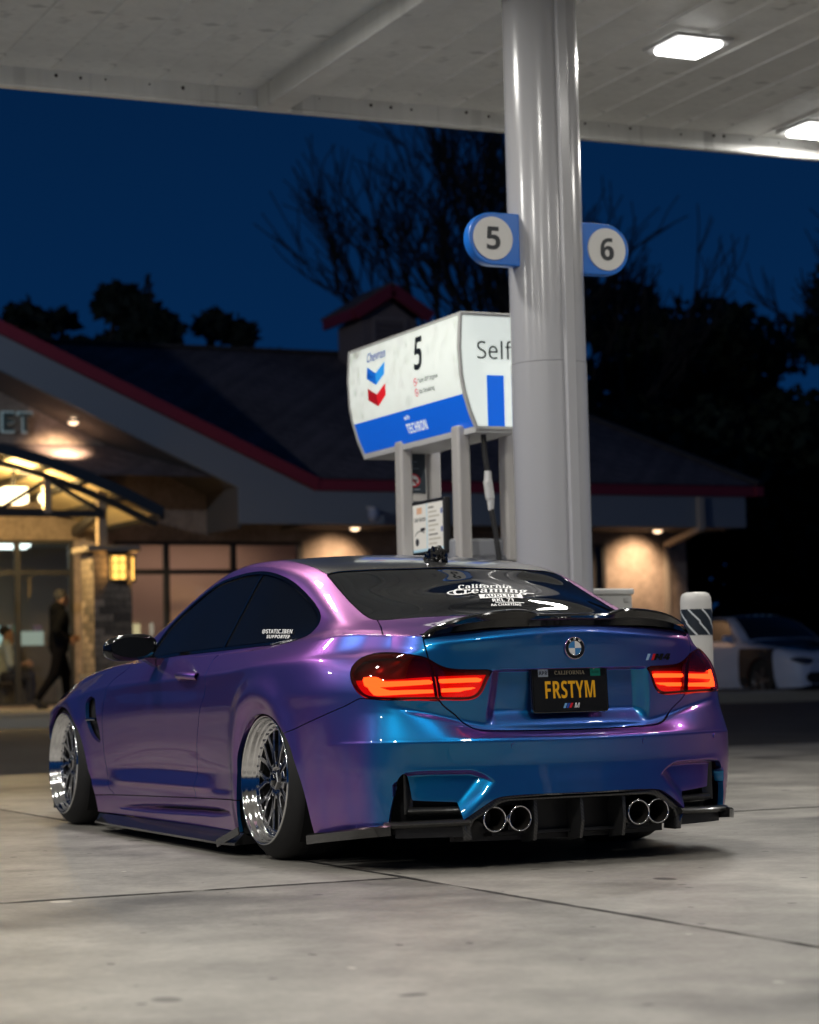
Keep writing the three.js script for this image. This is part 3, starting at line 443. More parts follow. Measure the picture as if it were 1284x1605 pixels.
// ---------------------------------------------------------------- people
function flesh(bones, at, size, res, k = 55) { // one skin over tapered bones [ax, ay, az, ar, bx, by, bz, br]
  const mc = new MarchingCubes(res, new THREE.MeshBasicMaterial(), false, false, 120000), h = size / 2, F = mc.field; mc.isolation = 0;
  for (let z = 0; z < res; z++) for (let y = 0; y < res; y++) for (let x = 0; x < res; x++) {
    const px = at[0] + (x - res / 2) / (res / 2) * h, py = at[1] + (y - res / 2) / (res / 2) * h, pz = at[2] + (z - res / 2) / (res / 2) * h; let s = 0, near = 9;
    for (const [ax, ay, az, ar, bx, by, bz, br] of bones) {
      const ex = bx - ax, ey = by - ay, ez = bz - az, t = Math.max(0, Math.min(1, ((px - ax) * ex + (py - ay) * ey + (pz - az) * ez) / (ex * ex + ey * ey + ez * ez + 1e-9)));
      const d = Math.hypot(px - ax - ex * t, py - ay - ey * t, pz - az - ez * t) - (ar + (br - ar) * t); near = Math.min(near, d); if (d < .3) s += Math.exp(-k * d);
    }
    F[x + y * res + z * res * res] = s > 0 ? Math.log(s) / k : -near;
  }
  mc.update();
  const n = mc.count, g = new THREE.BufferGeometry(), P = new Float32Array(n * 3);
  for (let i = 0; i < n; i++) for (let d = 0; d < 3; d++) P[i * 3 + d] = at[d] + mc.positionArray[i * 3 + d] * h;
  g.setAttribute('position', new THREE.BufferAttribute(P, 3)); const m = mergeVertices(g, 1e-4); m.computeVertexNormals(); return m;
}
const fat = (bones, d) => bones.map(([a, b, c, r, e, f, g, q]) => [a, b, c, r + d, e, f, g, q + d]);
const hand = (w, dir, side) => {               // palm, four curled fingers and a thumb
  const d = V3(...dir).normalize(), s = V3(0, 0, side), up = V3().crossVectors(s, d), o = V3(...w), B = [], L = (p, q, a, b) => B.push([p.x, p.y, p.z, a, q.x, q.y, q.z, b]);
  for (const k of [-1, 0, 1]) L(o, o.clone().addScaledVector(d, .085).addScaledVector(up, k * .026), .019, .016);
  [[-.034, .062], [-.012, .074], [.012, .070], [.033, .056]].forEach(([k, l]) => { const a = o.clone().addScaledVector(d, .088).addScaledVector(up, k), b = a.clone().addScaledVector(d, l * .55).addScaledVector(s, -.012), c = b.clone().addScaledVector(d, l * .35).addScaledVector(s, -.028); L(a, b, .0095, .0088); L(b, c, .0088, .0078); });
  const a = o.clone().addScaledVector(d, .03).addScaledVector(up, .03), b = a.clone().addScaledVector(d, .035).addScaledVector(up, .025), c = b.clone().addScaledVector(d, .03).addScaledVector(up, .004); L(a, b, .013, .0105); L(b, c, .0105, .009); return B;
};
const skin = std([.30, .17, .11], .55);
const head = (x, y, z) => flesh([[x, y + .035, z, .080, x - .02, y + .04, z, .085], [x + .03, y - .03, z, .058, x + .045, y - .075, z, .040], [x + .088, y + .012, z, .010, x + .104, y - .016, z, .014], [x + .075, y - .052, z - .018, .010, x + .075, y - .052, z + .018, .010], [x + .072, y + .03, z - .03, .016, x + .072, y + .03, z + .03, .016], [x - .01, y, z - .083, .014, x - .016, y - .02, z - .082, .012], [x - .01, y, z + .083, .014, x - .016, y - .02, z + .082, .012], [x - .02, y - .05, z, .055, x - .03, y - .15, z, .052]], [x, y - .02, z], .36, 64, 90);
const eyes = (x, y, z) => [-1, 1].map((s) => new THREE.SphereGeometry(.0125, 10, 8).translate(x + .078, y + .012, z + s * .032));
{
  const t = thing('person', 'person in dark hooded clothes walking past the shop entrance', 'person', [5.33, .378, -24.7], .12);
  const torso = [[0, .96, 0, .125, .0, 1.10, 0, .120], [0, 1.10, 0, .120, .015, 1.30, 0, .135], [.015, 1.36, -.11, .075, .015, 1.36, .11, .075], [.01, 1.40, 0, .07, .03, 1.50, 0, .055]];
  const armN = [[0, 1.40, .17, .062, -.13, 1.15, .22, .048], [-.13, 1.15, .22, .047, .05, 1.03, .20, .036]], armF = [[0, 1.40, -.17, .062, .06, 1.14, -.23, .048], [.06, 1.14, -.23, .047, .25, 1.07, -.19, .036]];
  const legB = [[-.02, .93, .09, .092, -.11, .52, .09, .062], [-.11, .52, .09, .060, -.39, .15, .09, .042]], legF = [[.02, .93, -.09, .092, .14, .53, -.09, .062], [.14, .53, -.09, .060, .17, .10, -.09, .042]];
  const feet = [[-.40, .12, .09, .042, -.33, .035, .09, .036], [-.33, .035, .09, .036, -.26, .03, .09, .030], [.16, .06, -.09, .044, .33, .032, -.09, .032]];
  const hands = [...hand([.06, 1.02, .195], [1, -.35, 0], 1), ...hand([.26, 1.065, -.185], [1, -.1, 0], -1)];
  part('body', flesh([...torso, ...armN, ...armF, ...legB, ...legF, ...feet], [0, .86, 0], 1.9, 150), skin, t);
  const hd = part('head', head(.055, 1.635, 0), skin, t); part('eye', eyes(.055, 1.635, 0), std([.6, .6, .58], .2), hd);
  part('hand', flesh(hands, [.18, 1.03, 0], .56, 110, 200), skin, t);
  part('hoodie', flesh(fat([...torso, ...armN, ...armF, [0, .90, 0, .12, 0, .97, 0, .125], [-.05, 1.49, 0, .075, -.02, 1.52, 0, .07]], .018), [0, 1.2, 0], 1.1, 96), phys([.004, .0045, .006], .95, 0, { specularIntensity: .15 }), t);
  part('trousers', flesh(fat([[0, .95, 0, .12, 0, .98, 0, .118], ...legB, ...legF], .014), [-.05, .55, 0], 1.24, 96), phys([.004, .004, .006], .95, 0, { specularIntensity: .15 }), t);
  part('shoe', flesh(fat(feet, .012), [-.03, .07, 0], .9, 96), std([.02, .02, .022], .6), t);
  part('beanie', flesh([[.035, 1.685, 0, .094, .03, 1.70, 0, .092]], [.035, 1.70, 0], .3, 48), std([.03, .03, .032], .9), t);
}
{
  const t = thing('person', 'seated person in a grey shirt inside the shop behind the door glass', 'person', [5.12, .38, -27.15], 0);
  const torso = [[0, .52, 0, .125, .0, .66, 0, .12], [0, .66, 0, .12, .02, .86, 0, .135], [.02, .92, -.11, .075, .02, .92, .11, .075], [.02, .96, 0, .07, .035, 1.05, 0, .055]], arms = [-1, 1].flatMap((s) => [[.02, .95, s * .18, .06, .05, .70, s * .23, .048], [.05, .70, s * .23, .047, .28, .70, s * .17, .036]]);
  const legs = [-1, 1].flatMap((s) => [[0, .50, s * .09, .09, .40, .50, s * .10, .065], [.40, .50, s * .10, .06, .40, .10, s * .10, .043], [.40, .05, s * .10, .04, .56, .03, s * .10, .03]]);
  part('body', flesh([...torso, ...arms, ...legs], [.2, .55, 0], 1.3, 110), skin, t); const hd = part('head', head(.06, 1.18, 0), skin, t); part('eye', eyes(.06, 1.18, 0), std([.6, .6, .58], .2), hd);
  part('hand', flesh([...hand([.29, .70, .165], [1, 0, 0], 1), ...hand([.29, .70, -.165], [1, 0, 0], -1)], [.36, .70, 0], .5, 100, 200), skin, t);
  part('shirt', flesh(fat([...torso, ...arms.filter((_, i) => i % 2 === 0)], .016), [0, .78, 0], 1.0, 80), std([.30, .33, .33], .85), t); part('trousers', flesh(fat(legs.filter((_, i) => i % 3 < 2), .013), [.2, .4, 0], 1.1, 80), std([.02, .02, .03], .85), t);
  part('hair', flesh([[.03, 1.235, 0, .090, .01, 1.24, 0, .092]], [.02, 1.25, 0], .3, 48), std([.015, .012, .01], .8), t);
  const s = thing('stool', 'dark stool under the seated person inside the shop', 'stool', [5.12, .38, -27.15]); part('seat', cyl(.18, .18, .05, [0, .40, 0]), std([.05, .04, .04], .6), s); for (const a of [0, 1, 2, 3]) part('leg', bar([.13 * Math.cos(a * 1.57 + .78), 0, .13 * Math.sin(a * 1.57 + .78)], [.1 * Math.cos(a * 1.57 + .78), .38, .1 * Math.sin(a * 1.57 + .78)], .014), std([.05, .04, .04], .6), s);
}
// ---------------------------------------------------------------- body of the coupe: two spline patches, cut into panels
const pchip = (keys) => {                     // monotone cubic through [x, y] keys
  const n = keys.length, h = [], d = [], m = [];
  for (let i = 0; i < n - 1; i++) { h[i] = keys[i + 1][0] - keys[i][0]; d[i] = (keys[i + 1][1] - keys[i][1]) / h[i]; }
  m[0] = d[0]; m[n - 1] = d[n - 2];
  for (let i = 1; i < n - 1; i++) {
    if (d[i - 1] * d[i] <= 0) m[i] = 0;
    else { const a = 2 * h[i] + h[i - 1], b = h[i] + 2 * h[i - 1]; m[i] = (a + b) / (a / d[i - 1] + b / d[i]); }
  }
  return (x) => {
    if (n === 1 || x <= keys[0][0]) return keys[0][1];
    if (x >= keys[n - 1][0]) return keys[n - 1][1];
    let i = 0; while (x > keys[i + 1][0]) i++;
    const t = (x - keys[i][0]) / h[i], t2 = t * t, t3 = t2 * t;
    return (2 * t3 - 3 * t2 + 1) * keys[i][1] + (t3 - 2 * t2 + t) * h[i] * m[i] + (3 * t2 - 2 * t3) * keys[i + 1][1] + (t3 - t2) * h[i] * m[i + 1];
  };
};
const spline = (keys) => {                    // smooth cubic (finite-difference tangents)
  const n = keys.length, m = [];
  for (let i = 0; i < n; i++) {
    const a = keys[Math.max(0, i - 1)], b = keys[i], c = keys[Math.min(n - 1, i + 1)];
    if (i === 0) m[i] = (c[1] - b[1]) / (c[0] - b[0]);
    else if (i === n - 1) m[i] = (b[1] - a[1]) / (b[0] - a[0]);
    else { const h0 = b[0] - a[0], h1 = c[0] - b[0]; m[i] = ((b[1] - a[1]) / h0 * h1 + (c[1] - b[1]) / h1 * h0) / (h0 + h1); }
  }
  return (x) => {
    let i = 0; while (i < n - 2 && x > keys[i + 1][0]) i++;
    const h = keys[i + 1][0] - keys[i][0], t = (x - keys[i][0]) / h, t2 = t * t, t3 = t2 * t;
    return (2 * t3 - 3 * t2 + 1) * keys[i][1] + (t3 - 2 * t2 + t) * h * m[i] + (3 * t2 - 2 * t3) * keys[i + 1][1] + (t3 - t2) * h * m[i + 1];
  };
};
// plan of the body at its widest, left half, [half width, forward]; stations 0 (nose) to 22 (middle of the tail)
const PLAN = [[0, 3.58], [.40, 3.53], [.67, 3.36], [.845, 3.10], [.882, 2.81], [.872, 2.5], [.855, 2.2], [.846, 1.9], [.842, 1.6], [.842, 1.3], [.845, 1.0], [.852, .7],
  [.866, .4], [.878, .15], [.884, -.1], [.875, -.35], [.848, -.53], [.788, -.685], [.708, -.81], [.565, -.89], [.38, -.945], [.18, -.968], [0, -.974]];
const planU = spline([...PLAN.map((p, i) => [i, p[0]]), [23, -.18]]), planW = spline([...PLAN.map((p, i) => [i, p[1]]), [23, -.968]]);
const planN = (s) => { if (s <= 0 || s >= 22) return [0, s <= 0 ? 1 : -1]; const e = .01, du = planU(Math.min(22, s + e)) - planU(Math.max(0, s - e)), dw = planW(Math.min(22, s + e)) - planW(Math.max(0, s - e)), l = Math.hypot(du, dw); return [-dw / l, du / l]; };
// rows of the sides and of the tail, from the shoulder down: heights and insets keyed by station
const ROWS = [
  { v: [[0, .50], [2, .55], [3, .62], [4, .685], [5, .735], [6, .772], [7, .79], [8, .800], [10, .808], [12, .816], [13, .822], [14, .829], [15, .842], [16, .858], [17, .858], [18, .85], [19, .848], [20, .860], [22, .875]],
    i: [[0, .03], [2, .05], [4, .085], [6, .075], [8, .068], [12, .07], [14, .085], [15, .085], [16, .098], [17, .13], [18, .12], [19, .04], [22, .012]] },
  { v: [[0, .455], [2, .50], [3, .565], [4, .63], [5, .675], [6, .705], [7, .718], [9, .732], [11, .742], [12, .750], [13, .765], [14, .775], [15, .785], [16, .796], [17, .80], [18, .80], [19, .81], [22, .846]],
    i: [[0, .01], [3, .02], [4, .03], [8, .021], [12, .02], [15, .035], [16, .06], [17, .09], [18, .085], [19, .02], [20, 0], [22, -.002]] },
  { v: [[0, .44], [2, .48], [3, .545], [4, .605], [5, .648], [6, .676], [7, .690], [9, .706], [11, .720], [12, .73], [13, .745], [14, .757], [15, .762], [16, .765], [17, .765], [18, .77], [19, .78], [22, .81]],
    i: [[0, 0], [4, .010], [8, .007], [12, .008], [15, .02], [16, .032], [17, .05], [18, .05], [19, .012], [22, 0]] },
  { v: [[0, .40], [2, .44], [4, .57], [6, .64], [8, .658], [11, .672], [13, .70], [15, .712], [17, .715], [18, .71], [20, .72], [22, .73]],
    i: [[0, 0], [4, .004], [8, .005], [12, .006], [14, .006], [16, .012], [17, .016], [18, .014], [20, .010], [22, .014]] },
  { v: [[0, .37], [4, .51], [8, .58], [12, .60], [14, .63], [16, .64], [18, .635], [19, .63], [22, .615]],
    i: [[0, 0], [18, -.002], [20, .018], [22, .026]] },
  { v: [[0, .34], [4, .45], [8, .50], [12, .53], [14, .57], [16, .59], [18, .60], [19, .57], [20, .53], [22, .515]],
    i: [[0, 0], [4, .002], [8, .007], [12, .005], [14, 0], [16, 0], [18, -.004], [19, .02], [20, .036], [22, .042]] },
  { v: [[0, .31], [4, .41], [8, .44], [12, .47], [14, .52], [16, .55], [18, .57], [19, .545], [20, .505], [22, .488]],
    i: [[0, 0], [4, .004], [8, .014], [12, .010], [14, 0], [16, 0], [17.4, -.006], [18, -.008], [19, 0], [20, .026], [22, .038]] },
  { v: [[0, .28], [4, .35], [8, .38], [12, .40], [14, .44], [16, .465], [18, .474], [20, .470], [22, .468]],
    i: [[0, 0], [4, .006], [8, .023], [12, .016], [14, .003], [16, .003], [17, -.014], [18, -.036], [19, -.036], [22, -.036]] },
  { v: [[0, .25], [4, .31], [8, .335], [12, .35], [14, .41], [16, .447], [18, .457], [22, .453]],
    i: [[0, 0], [4, .008], [8, .030], [12, .020], [14, .004], [16, .004], [17, -.017], [18, -.040], [19, -.040], [22, -.042]] },
  { v: [[0, .22], [4, .27], [8, .310], [12, .318], [14, .34], [16, .37], [18, .375], [22, .370]],
    i: [[0, 0], [4, .010], [8, .034], [12, .022], [14, .006], [16, .008], [17, -.016], [18, -.040], [19, -.032], [22, -.028]] },
  { v: [[0, .2], [4, .24], [8, .248], [12, .262], [14, .29], [16, .30], [22, .300]],
    i: [[0, 0], [4, .012], [6, .026], [7, .014], [10.4, .014], [11.4, .026], [12, .022], [14, .010], [16, .014], [17, -.010], [18, -.036], [19, -.034], [22, -.036]] },
  { v: [[0, .17], [4, .20], [8, .222], [12, .23], [14, .235], [22, .25]],
    i: [[0, .004], [8, .022], [12, .021], [14, .016], [16, .020], [17, -.004], [18, -.030], [19, -.036], [22, -.040]] },
  { v: [[0, .13], [4, .145], [8, .155], [12, .165], [14, .17], [22, .17]],
    i: [[0, .01], [8, .025], [12, .024], [14, .025], [16, .028], [17, .004], [18, -.018], [19, -.028], [22, -.03]] },
  { v: [[0, .09], [4, .09], [8, .085], [12, .09], [14, .10], [22, .09]],
    i: [[0, .02], [8, .030], [12, .030], [14, .04], [16, .045], [17.3, .03], [18, .01], [22, 0]] },
].map((r) => { const m = (k) => { const q = k.at(-2); return [...k, [44 - q[0], q[1]]]; }; return { v: spline(m(r.v)), i: pchip(m(r.i)) }; });   // level across the middle of the tail
const NS = 16, LS = 22 * NS, VS = 7, LV = (ROWS.length - 1) * VS;
const arcOf = [0];                            // distance round the plan, from the middle of the tail
for (let i = 1; i <= LS; i++) { const a = 22 - i / NS, b = 22 - (i - 1) / NS; arcOf[i] = arcOf[i - 1] + Math.hypot(planU(a) - planU(b), planW(a) - planW(b)); }
const bump = (x, c, s) => Math.exp(-(((x - c) / s) ** 2));
const GL = [];
for (let i = 0; i <= LS; i++) {
  const s = i / NS, [nu, nw] = planN(s), u = planU(s), w = planW(s), col = [];
  const V = pchip(ROWS.map((r, k) => [k, r.v(s)])), I = pchip(ROWS.map((r, k) => [k, r.i(s)]));
  for (let j = 0; j <= LV; j++) {
    const v = V(j / VS); let off = -I(j / VS);
    if (s > 3 && s < 17.5) for (const [aw, ah] of [[0, .016], [2.812, .012]]) off += ah * bump(Math.hypot(w - aw, v - .31), .345, .06);   // flared arches
    col.push([-(u + nu * off), v, w + nw * off]);
  }
  GL.push(col);
}
// sections of the bonnet, the glasshouse and the boot, stations 3 to 17: [u, v, w] from the shoulder to the middle
const SEC = {
  3: [[.74, .645, 3.12], [.66, .655, 3.14], [.58, .655, 3.16], [.48, .66, 3.18], [.38, .665, 3.20], [.25, .66, 3.22], [.12, .665, 3.24], [0, .67, 3.25]],
  4: [[.77, .72, 2.82], [.69, .735, 2.83], [.60, .74, 2.84], [.50, .745, 2.85], [.40, .75, 2.86], [.26, .75, 2.88], [.13, .755, 2.89], [0, .76, 2.9]],
  5: [[.775, .76, 2.5], [.70, .775, 2.5], [.61, .785, 2.5], [.51, .79, 2.51], [.41, .795, 2.51], [.27, .80, 2.52], [.13, .805, 2.53], [0, .81, 2.54]],
  6: [[.768, .787, 2.2], [.72, .80, 2.2], [.64, .81, 2.19], [.54, .815, 2.18], [.43, .82, 2.18], [.28, .83, 2.18], [.14, .835, 2.18], [0, .84, 2.18]],
  7: [[.765, .797, 1.9], [.75, .803, 1.9], [.735, .83, 1.9], [.705, .875, 1.9], [.66, .885, 1.9], [.45, .91, 1.93], [.22, .925, 1.96], [0, .93, 1.97]],
  8: [[.767, .806, 1.6], [.758, .815, 1.6], [.73, .88, 1.6], [.69, .98, 1.6], [.645, 1.005, 1.6], [.44, 1.03, 1.63], [.22, 1.05, 1.66], [0, 1.055, 1.67]],
  9: [[.768, .813, 1.3], [.76, .823, 1.3], [.71, .95, 1.3], [.648, 1.090, 1.3], [.60, 1.12, 1.3], [.41, 1.145, 1.32], [.20, 1.17, 1.34], [0, 1.175, 1.35]],
  10: [[.768, .812, 1.0], [.76, .822, 1.0], [.70, .975, 1.0], [.633, 1.150, 1.0], [.578, 1.190, 1.0], [.40, 1.210, 1.0], [.20, 1.230, 1.0], [0, 1.236, 1.0]],
  11: [[.769, .816, .7], [.761, .826, .7], [.70, .98, .7], [.626, 1.158, .7], [.565, 1.197, .7], [.39, 1.219, .7], [.19, 1.230, .7], [0, 1.234, .7]],
  12: [[.774, .823, .4], [.757, .836, .4], [.700, .965, .4], [.624, 1.138, .4], [.558, 1.172, .4], [.38, 1.194, .4], [.19, 1.206, .4], [0, 1.210, .4]],
  13: [[.778, .832, .15], [.745, .850, .15], [.690, .950, .15], [.622, 1.085, .15], [.555, 1.122, .15], [.38, 1.152, .14], [.19, 1.162, .13], [0, 1.166, .12]],
  14: [[.781, .844, -.1], [.736, .866, -.1], [.682, .933, -.1], [.632, .998, -.1], [.562, 1.026, -.1], [.38, 1.058, -.11], [.19, 1.074, -.13], [0, 1.08, -.14]],
  15: [[.764, .861, -.35], [.728, .877, -.35], [.685, .899, -.35], [.640, .918, -.35], [.575, .934, -.35], [.38, .985, -.37], [.19, 1.003, -.39], [0, 1.01, -.4]],
  16: [[.712, .870, -.51], [.682, .879, -.515], [.648, .886, -.52], [.608, .893, -.525], [.55, .902, -.53], [.38, .924, -.55], [.19, .934, -.56], [0, .938, -.57]],
  17: [[.648, .862, -.64], [.617, .868, -.655], [.582, .873, -.67], [.545, .877, -.685], [.49, .882, -.705], [.33, .893, -.735], [.17, .90, -.755], [0, .903, -.765]],
};
const NC = 64, rim = (i) => Number.isInteger(i) ? GL[i][0] : [0, 1, 2].map((d) => (GL[Math.floor(i)][0][d] + GL[Math.ceil(i)][0][d]) / 2), U0 = 2 * NS, U1 = 18 * NS;
const KN = [0, .06, .13, .24, .37, .47, .66, .84, 1], GU = [];
{
  const sec = (s) => (s === 2 || s === 18) ? null : [rim(s * NS), ...SEC[s].map((p) => [-p[0], p[1], p[2]])];
  const fine = [];                            // every section at NC + 1 points
  for (let s = 2; s <= 18; s++) {
    const row = [], c = sec(s), f = c && [0, 1, 2].map((d) => spline([...KN.map((k, n) => [k, c[n][d]]), [1.16, c[7][d] * (d ? 1 : -1)]]));
    for (let n = 0; n <= NC; n++) row.push(s === 2 ? rim(U0 - n * U0 / NC) : s === 18 ? rim(U1 + n * (LS - U1) / NC) : f.map((g) => g(n / NC)));
    fine.push(row);
  }
  for (let n = 0; n <= NC; n++) {
    const f = [0, 1, 2].map((d) => spline(fine.map((r, k) => [k + 2, r[n][d]])));
    for (let i = U0; i <= U1; i++) (GU[i - U0] ??= [])[n] = n === 0 ? rim(i) : i === U0 ? rim(U0 - n * U0 / NC) : i === U1 ? rim(U1 + n * (LS - U1) / NC) : f.map((g) => g(i / NS));
  }
}
// vertices [x, y, z, nx, ny, nz, a, patch]: a is the distance round the plan from the middle of the tail (patch 0) ; triangles are index triples
const VX = [], SIDES = [], TOPS = [];
{
  const at = new Map();
  const id = (p, a, patch) => {
    const k = p.map((x) => Math.round(x * 2e4)).join();
    if (!at.has(k)) { at.set(k, VX.length); VX.push([p[0], p[1], -p[2], 0, 0, 0, a, patch]); }
    return at.get(k);
  };
  const sheet = (G, patch, out, arc) => {
    for (let i = 0; i < G.length - 1; i++) for (let j = 0; j < G[0].length - 1; j++) {
      const q = [[i, j], [i + 1, j], [i + 1, j + 1], [i, j + 1]].map(([a, b]) => id(G[a][b], arc(a, b), patch));
      for (const t of [[q[0], q[2], q[1]], [q[0], q[3], q[2]]]) if (t[0] !== t[1] && t[1] !== t[2] && t[0] !== t[2]) out.push(t);
    }
  };
  sheet(GL, 0, SIDES, (i) => arcOf[LS - i]);
  sheet(GU, 1, TOPS, () => 0);
  const n0 = new THREE.Vector3(), n1 = new THREE.Vector3(), add = (tris, sgn) => {
    for (const t of tris) {
      const [A, B, C] = t.map((k) => VX[k]);
      n0.set(B[0] - A[0], B[1] - A[1], B[2] - A[2]); n1.set(C[0] - A[0], C[1] - A[1], C[2] - A[2]); n0.cross(n1);
      for (const V of [A, B, C]) { V[3] += n0.x; V[4] += n0.y; V[5] += n0.z; }
    }
  };
  // make both patches face outwards before their normals are added up
  const faceOut = (tris, test) => { let s = 0; for (const t of tris) { const [A, B, C] = t.map((k) => VX[k]); n0.set(B[0] - A[0], B[1] - A[1], B[2] - A[2]); n1.set(C[0] - A[0], C[1] - A[1], C[2] - A[2]); n0.cross(n1); s += test(n0); } if (s < 0) for (const t of tris) t.reverse(); };
  faceOut(SIDES, (n) => -n.x); faceOut(TOPS, (n) => n.y);
  add(SIDES); add(TOPS);
  for (const V of VX) { if (Math.abs(V[0]) < 1e-4) V[3] = 0; const l = Math.hypot(V[3], V[4], V[5]) || 1; V[3] /= l; V[4] /= l; V[5] /= l; }
}
// ---------------------------------------------------------------- cutting the body into panels
const smooth = (pts, closed = true) => {      // points flagged [x, y, 1] stay corners
  const n = pts.length, out = [], cor = pts.map((p, i) => p[2] ? i : -1).filter((i) => i >= 0);
  const run = (list, cl) => { const c = new THREE.CatmullRomCurve3(list.map((p) => V3(p[0], p[1], 0)), cl, 'centripetal'); const k = list.length * 6; for (let i = 0; i < (cl ? k : k); i++) { const p = c.getPoint(i / k); out.push([p.x, p.y]); } };
  if (!cor.length) { run(pts, closed); return out; }
  for (let c = 0; c < cor.length; c++) {
    const a = cor[c], b = c + 1 < cor.length ? cor[c + 1] : cor[0] + n, list = [];
    for (let i = a; i <= b; i++) list.push(pts[i % n]);
    if (list.length === 2) out.push([list[0][0], list[0][1]]); else run(list, false);
  }
  return out;
};
const sdPoly = (poly) => {                    // signed distance, negative inside
  const n = poly.length;
  let lo = [1e9, 1e9], hi = [-1e9, -1e9]; for (const p of poly) for (const k of [0, 1]) { lo[k] = Math.min(lo[k], p[k]); hi[k] = Math.max(hi[k], p[k]); }
  return (x, y) => {
    const ox = Math.max(lo[0] - x, x - hi[0]), oy = Math.max(lo[1] - y, y - hi[1]);
    if (ox > .08 || oy > .08) return Math.max(ox, oy);
    let d = 1e9, inside = false;
    for (let i = 0, j = n - 1; i < n; j = i++) {
      const [ax, ay] = poly[j], [bx, by] = poly[i], ex = bx - ax, ey = by - ay, px = x - ax, py = y - ay;
      const t = Math.max(0, Math.min(1, (px * ex + py * ey) / (ex * ex + ey * ey + 1e-12)));
      d = Math.min(d, (px - ex * t) ** 2 + (py - ey * t) ** 2);
      if ((ay > y) !== (by > y) && x < (bx - ax) * (y - ay) / (by - ay) + ax) inside = !inside;
    }
    return inside ? -Math.sqrt(d) : Math.sqrt(d);
  };
};
const AV = (f) => (v) => f(v[6], v[1]), UW = (f) => (v) => f(-v[0], -v[2]), WV = (f) => (v) => f(-v[2], v[1]);
function half(tris, g) {                      // what lies where g < 0
  const val = new Map(), mid = new Map(), out = [];
  const G = (i) => { let q = val.get(i); if (q === undefined) val.set(i, q = g(VX[i])); return q; };
  const M = (i, j) => { const k = i < j ? i * 4194304 + j : j * 4194304 + i; let q = mid.get(k); if (q === undefined) { const a = G(i), b = G(j), t = a / (a - b); VX.push(VX[i].map((x, n) => x + (VX[j][n] - x) * t)); mid.set(k, q = VX.length - 1); } return q; };
  for (const t of tris) {
    const s = t.map((i) => G(i) < 0);
    if (s[0] && s[1] && s[2]) { out.push(t); continue; }
    if (!s[0] && !s[1] && !s[2]) continue;
    const poly = [];
    for (let k = 0; k < 3; k++) { const i = t[k], j = t[(k + 1) % 3]; if (s[k]) poly.push(i); if (s[k] !== s[(k + 1) % 3]) poly.push(M(i, j)); }
    for (let k = 1; k + 1 < poly.length; k++) out.push([poly[0], poly[k], poly[k + 1]]);
  }
  return out;
}
const cut = (tris, f, gap = .0022) => [half(tris, (v) => f(v) + gap), half(tris, (v) => gap - f(v))];
function refine(tris, times = 1) {
  for (let r = 0; r < times; r++) {
    const mid = new Map(), M = (i, j) => { const k = i < j ? i * 4194304 + j : j * 4194304 + i; let q = mid.get(k); if (q === undefined) { VX.push(VX[i].map((x, n) => (x + VX[j][n]) / 2)); mid.set(k, q = VX.length - 1); } return q; };
    tris = tris.flatMap(([a, b, c]) => { const x = M(a, b), y = M(b, c), z = M(c, a); return [[a, x, z], [x, b, y], [z, y, c], [x, y, z]]; });
  }
  return tris;
}
function pushed(tris, depth, again = true) {  // a copy moved along its normals by depth(vertex), with new normals
  const map = new Map(), P = (i) => { let q = map.get(i); if (q === undefined) { const v = VX[i].slice(), d = depth(v); for (let k = 0; k < 3; k++) v[k] += v[3 + k] * d; VX.push(v); map.set(i, q = VX.length - 1); } return q; };
  const out = tris.map((t) => t.map(P));
  if (again) {
    for (const i of map.values()) VX[i][3] = VX[i][4] = VX[i][5] = 0;
    const a = V3(), b = V3();
    for (const t of out) { const [A, B, C] = t.map((k) => VX[k]); a.set(B[0] - A[0], B[1] - A[1], B[2] - A[2]); b.set(C[0] - A[0], C[1] - A[1], C[2] - A[2]); a.cross(b); for (const v of [A, B, C]) { v[3] += a.x; v[4] += a.y; v[5] += a.z; } }
    for (const i of map.values()) { const v = VX[i]; if (Math.abs(v[0]) < 1e-4) v[3] = 0; const l = Math.hypot(v[3], v[4], v[5]) || 1; v[3] /= l; v[4] /= l; v[5] /= l; }
  }
  return out;
}
// geometry of a panel: side -1 left, 1 right (mirrored), 0 both halves; its edges are folded inwards
function panel(tris, side, fold = .012, lift = 0) {
  const P = [], N = [], UV = [];
  const emit = (idx, m) => { for (const v of m > 0 ? [idx[0], idx[2], idx[1]] : idx) { P.push(v[0] * -m + (v[3] * -m) * lift, v[1] + v[4] * lift, v[2] + v[5] * lift); N.push(v[3] * -m, v[4], v[5]); UV.push(-v[2] + v[0] * .5, v[1] + v[0] * .3); } };
  const edges = new Map();
  if (fold) for (const [a, b, c] of tris) for (const [i, j] of [[a, b], [b, c], [c, a]]) { const k = i < j ? i * 4194304 + j : j * 4194304 + i; edges.has(k) ? edges.set(k, null) : edges.set(k, [i, j]); }
  for (const m of side ? [side] : [-1, 1]) {
    for (const t of tris) emit(t.map((i) => VX[i]), m);
    for (const e of edges.values()) {
      if (!e) continue;
      const [A, B] = e.map((i) => VX[i]);
      if (Math.abs(A[0]) < 5e-4 && Math.abs(B[0]) < 5e-4) continue;
      const n = V3(A[3], A[4], A[5]), d = V3(B[0] - A[0], B[1] - A[1], B[2] - A[2]).cross(n).normalize();
      const w = (v, k) => [v[0] - v[3] * k, v[1] - v[4] * k, v[2] - v[5] * k, d.x, d.y, d.z];
      const [a, b, c, q] = [w(A, 0), w(A, fold), w(B, fold), w(B, 0)];
      emit([a, b, c], m); emit([a, c, q], m);
    }
  }
  const g = new THREE.BufferGeometry();
  g.setAttribute('position', new THREE.Float32BufferAttribute(P, 3)); g.setAttribute('normal', new THREE.Float32BufferAttribute(N, 3)); g.setAttribute('uv', new THREE.Float32BufferAttribute(UV, 2));
  return g;
}
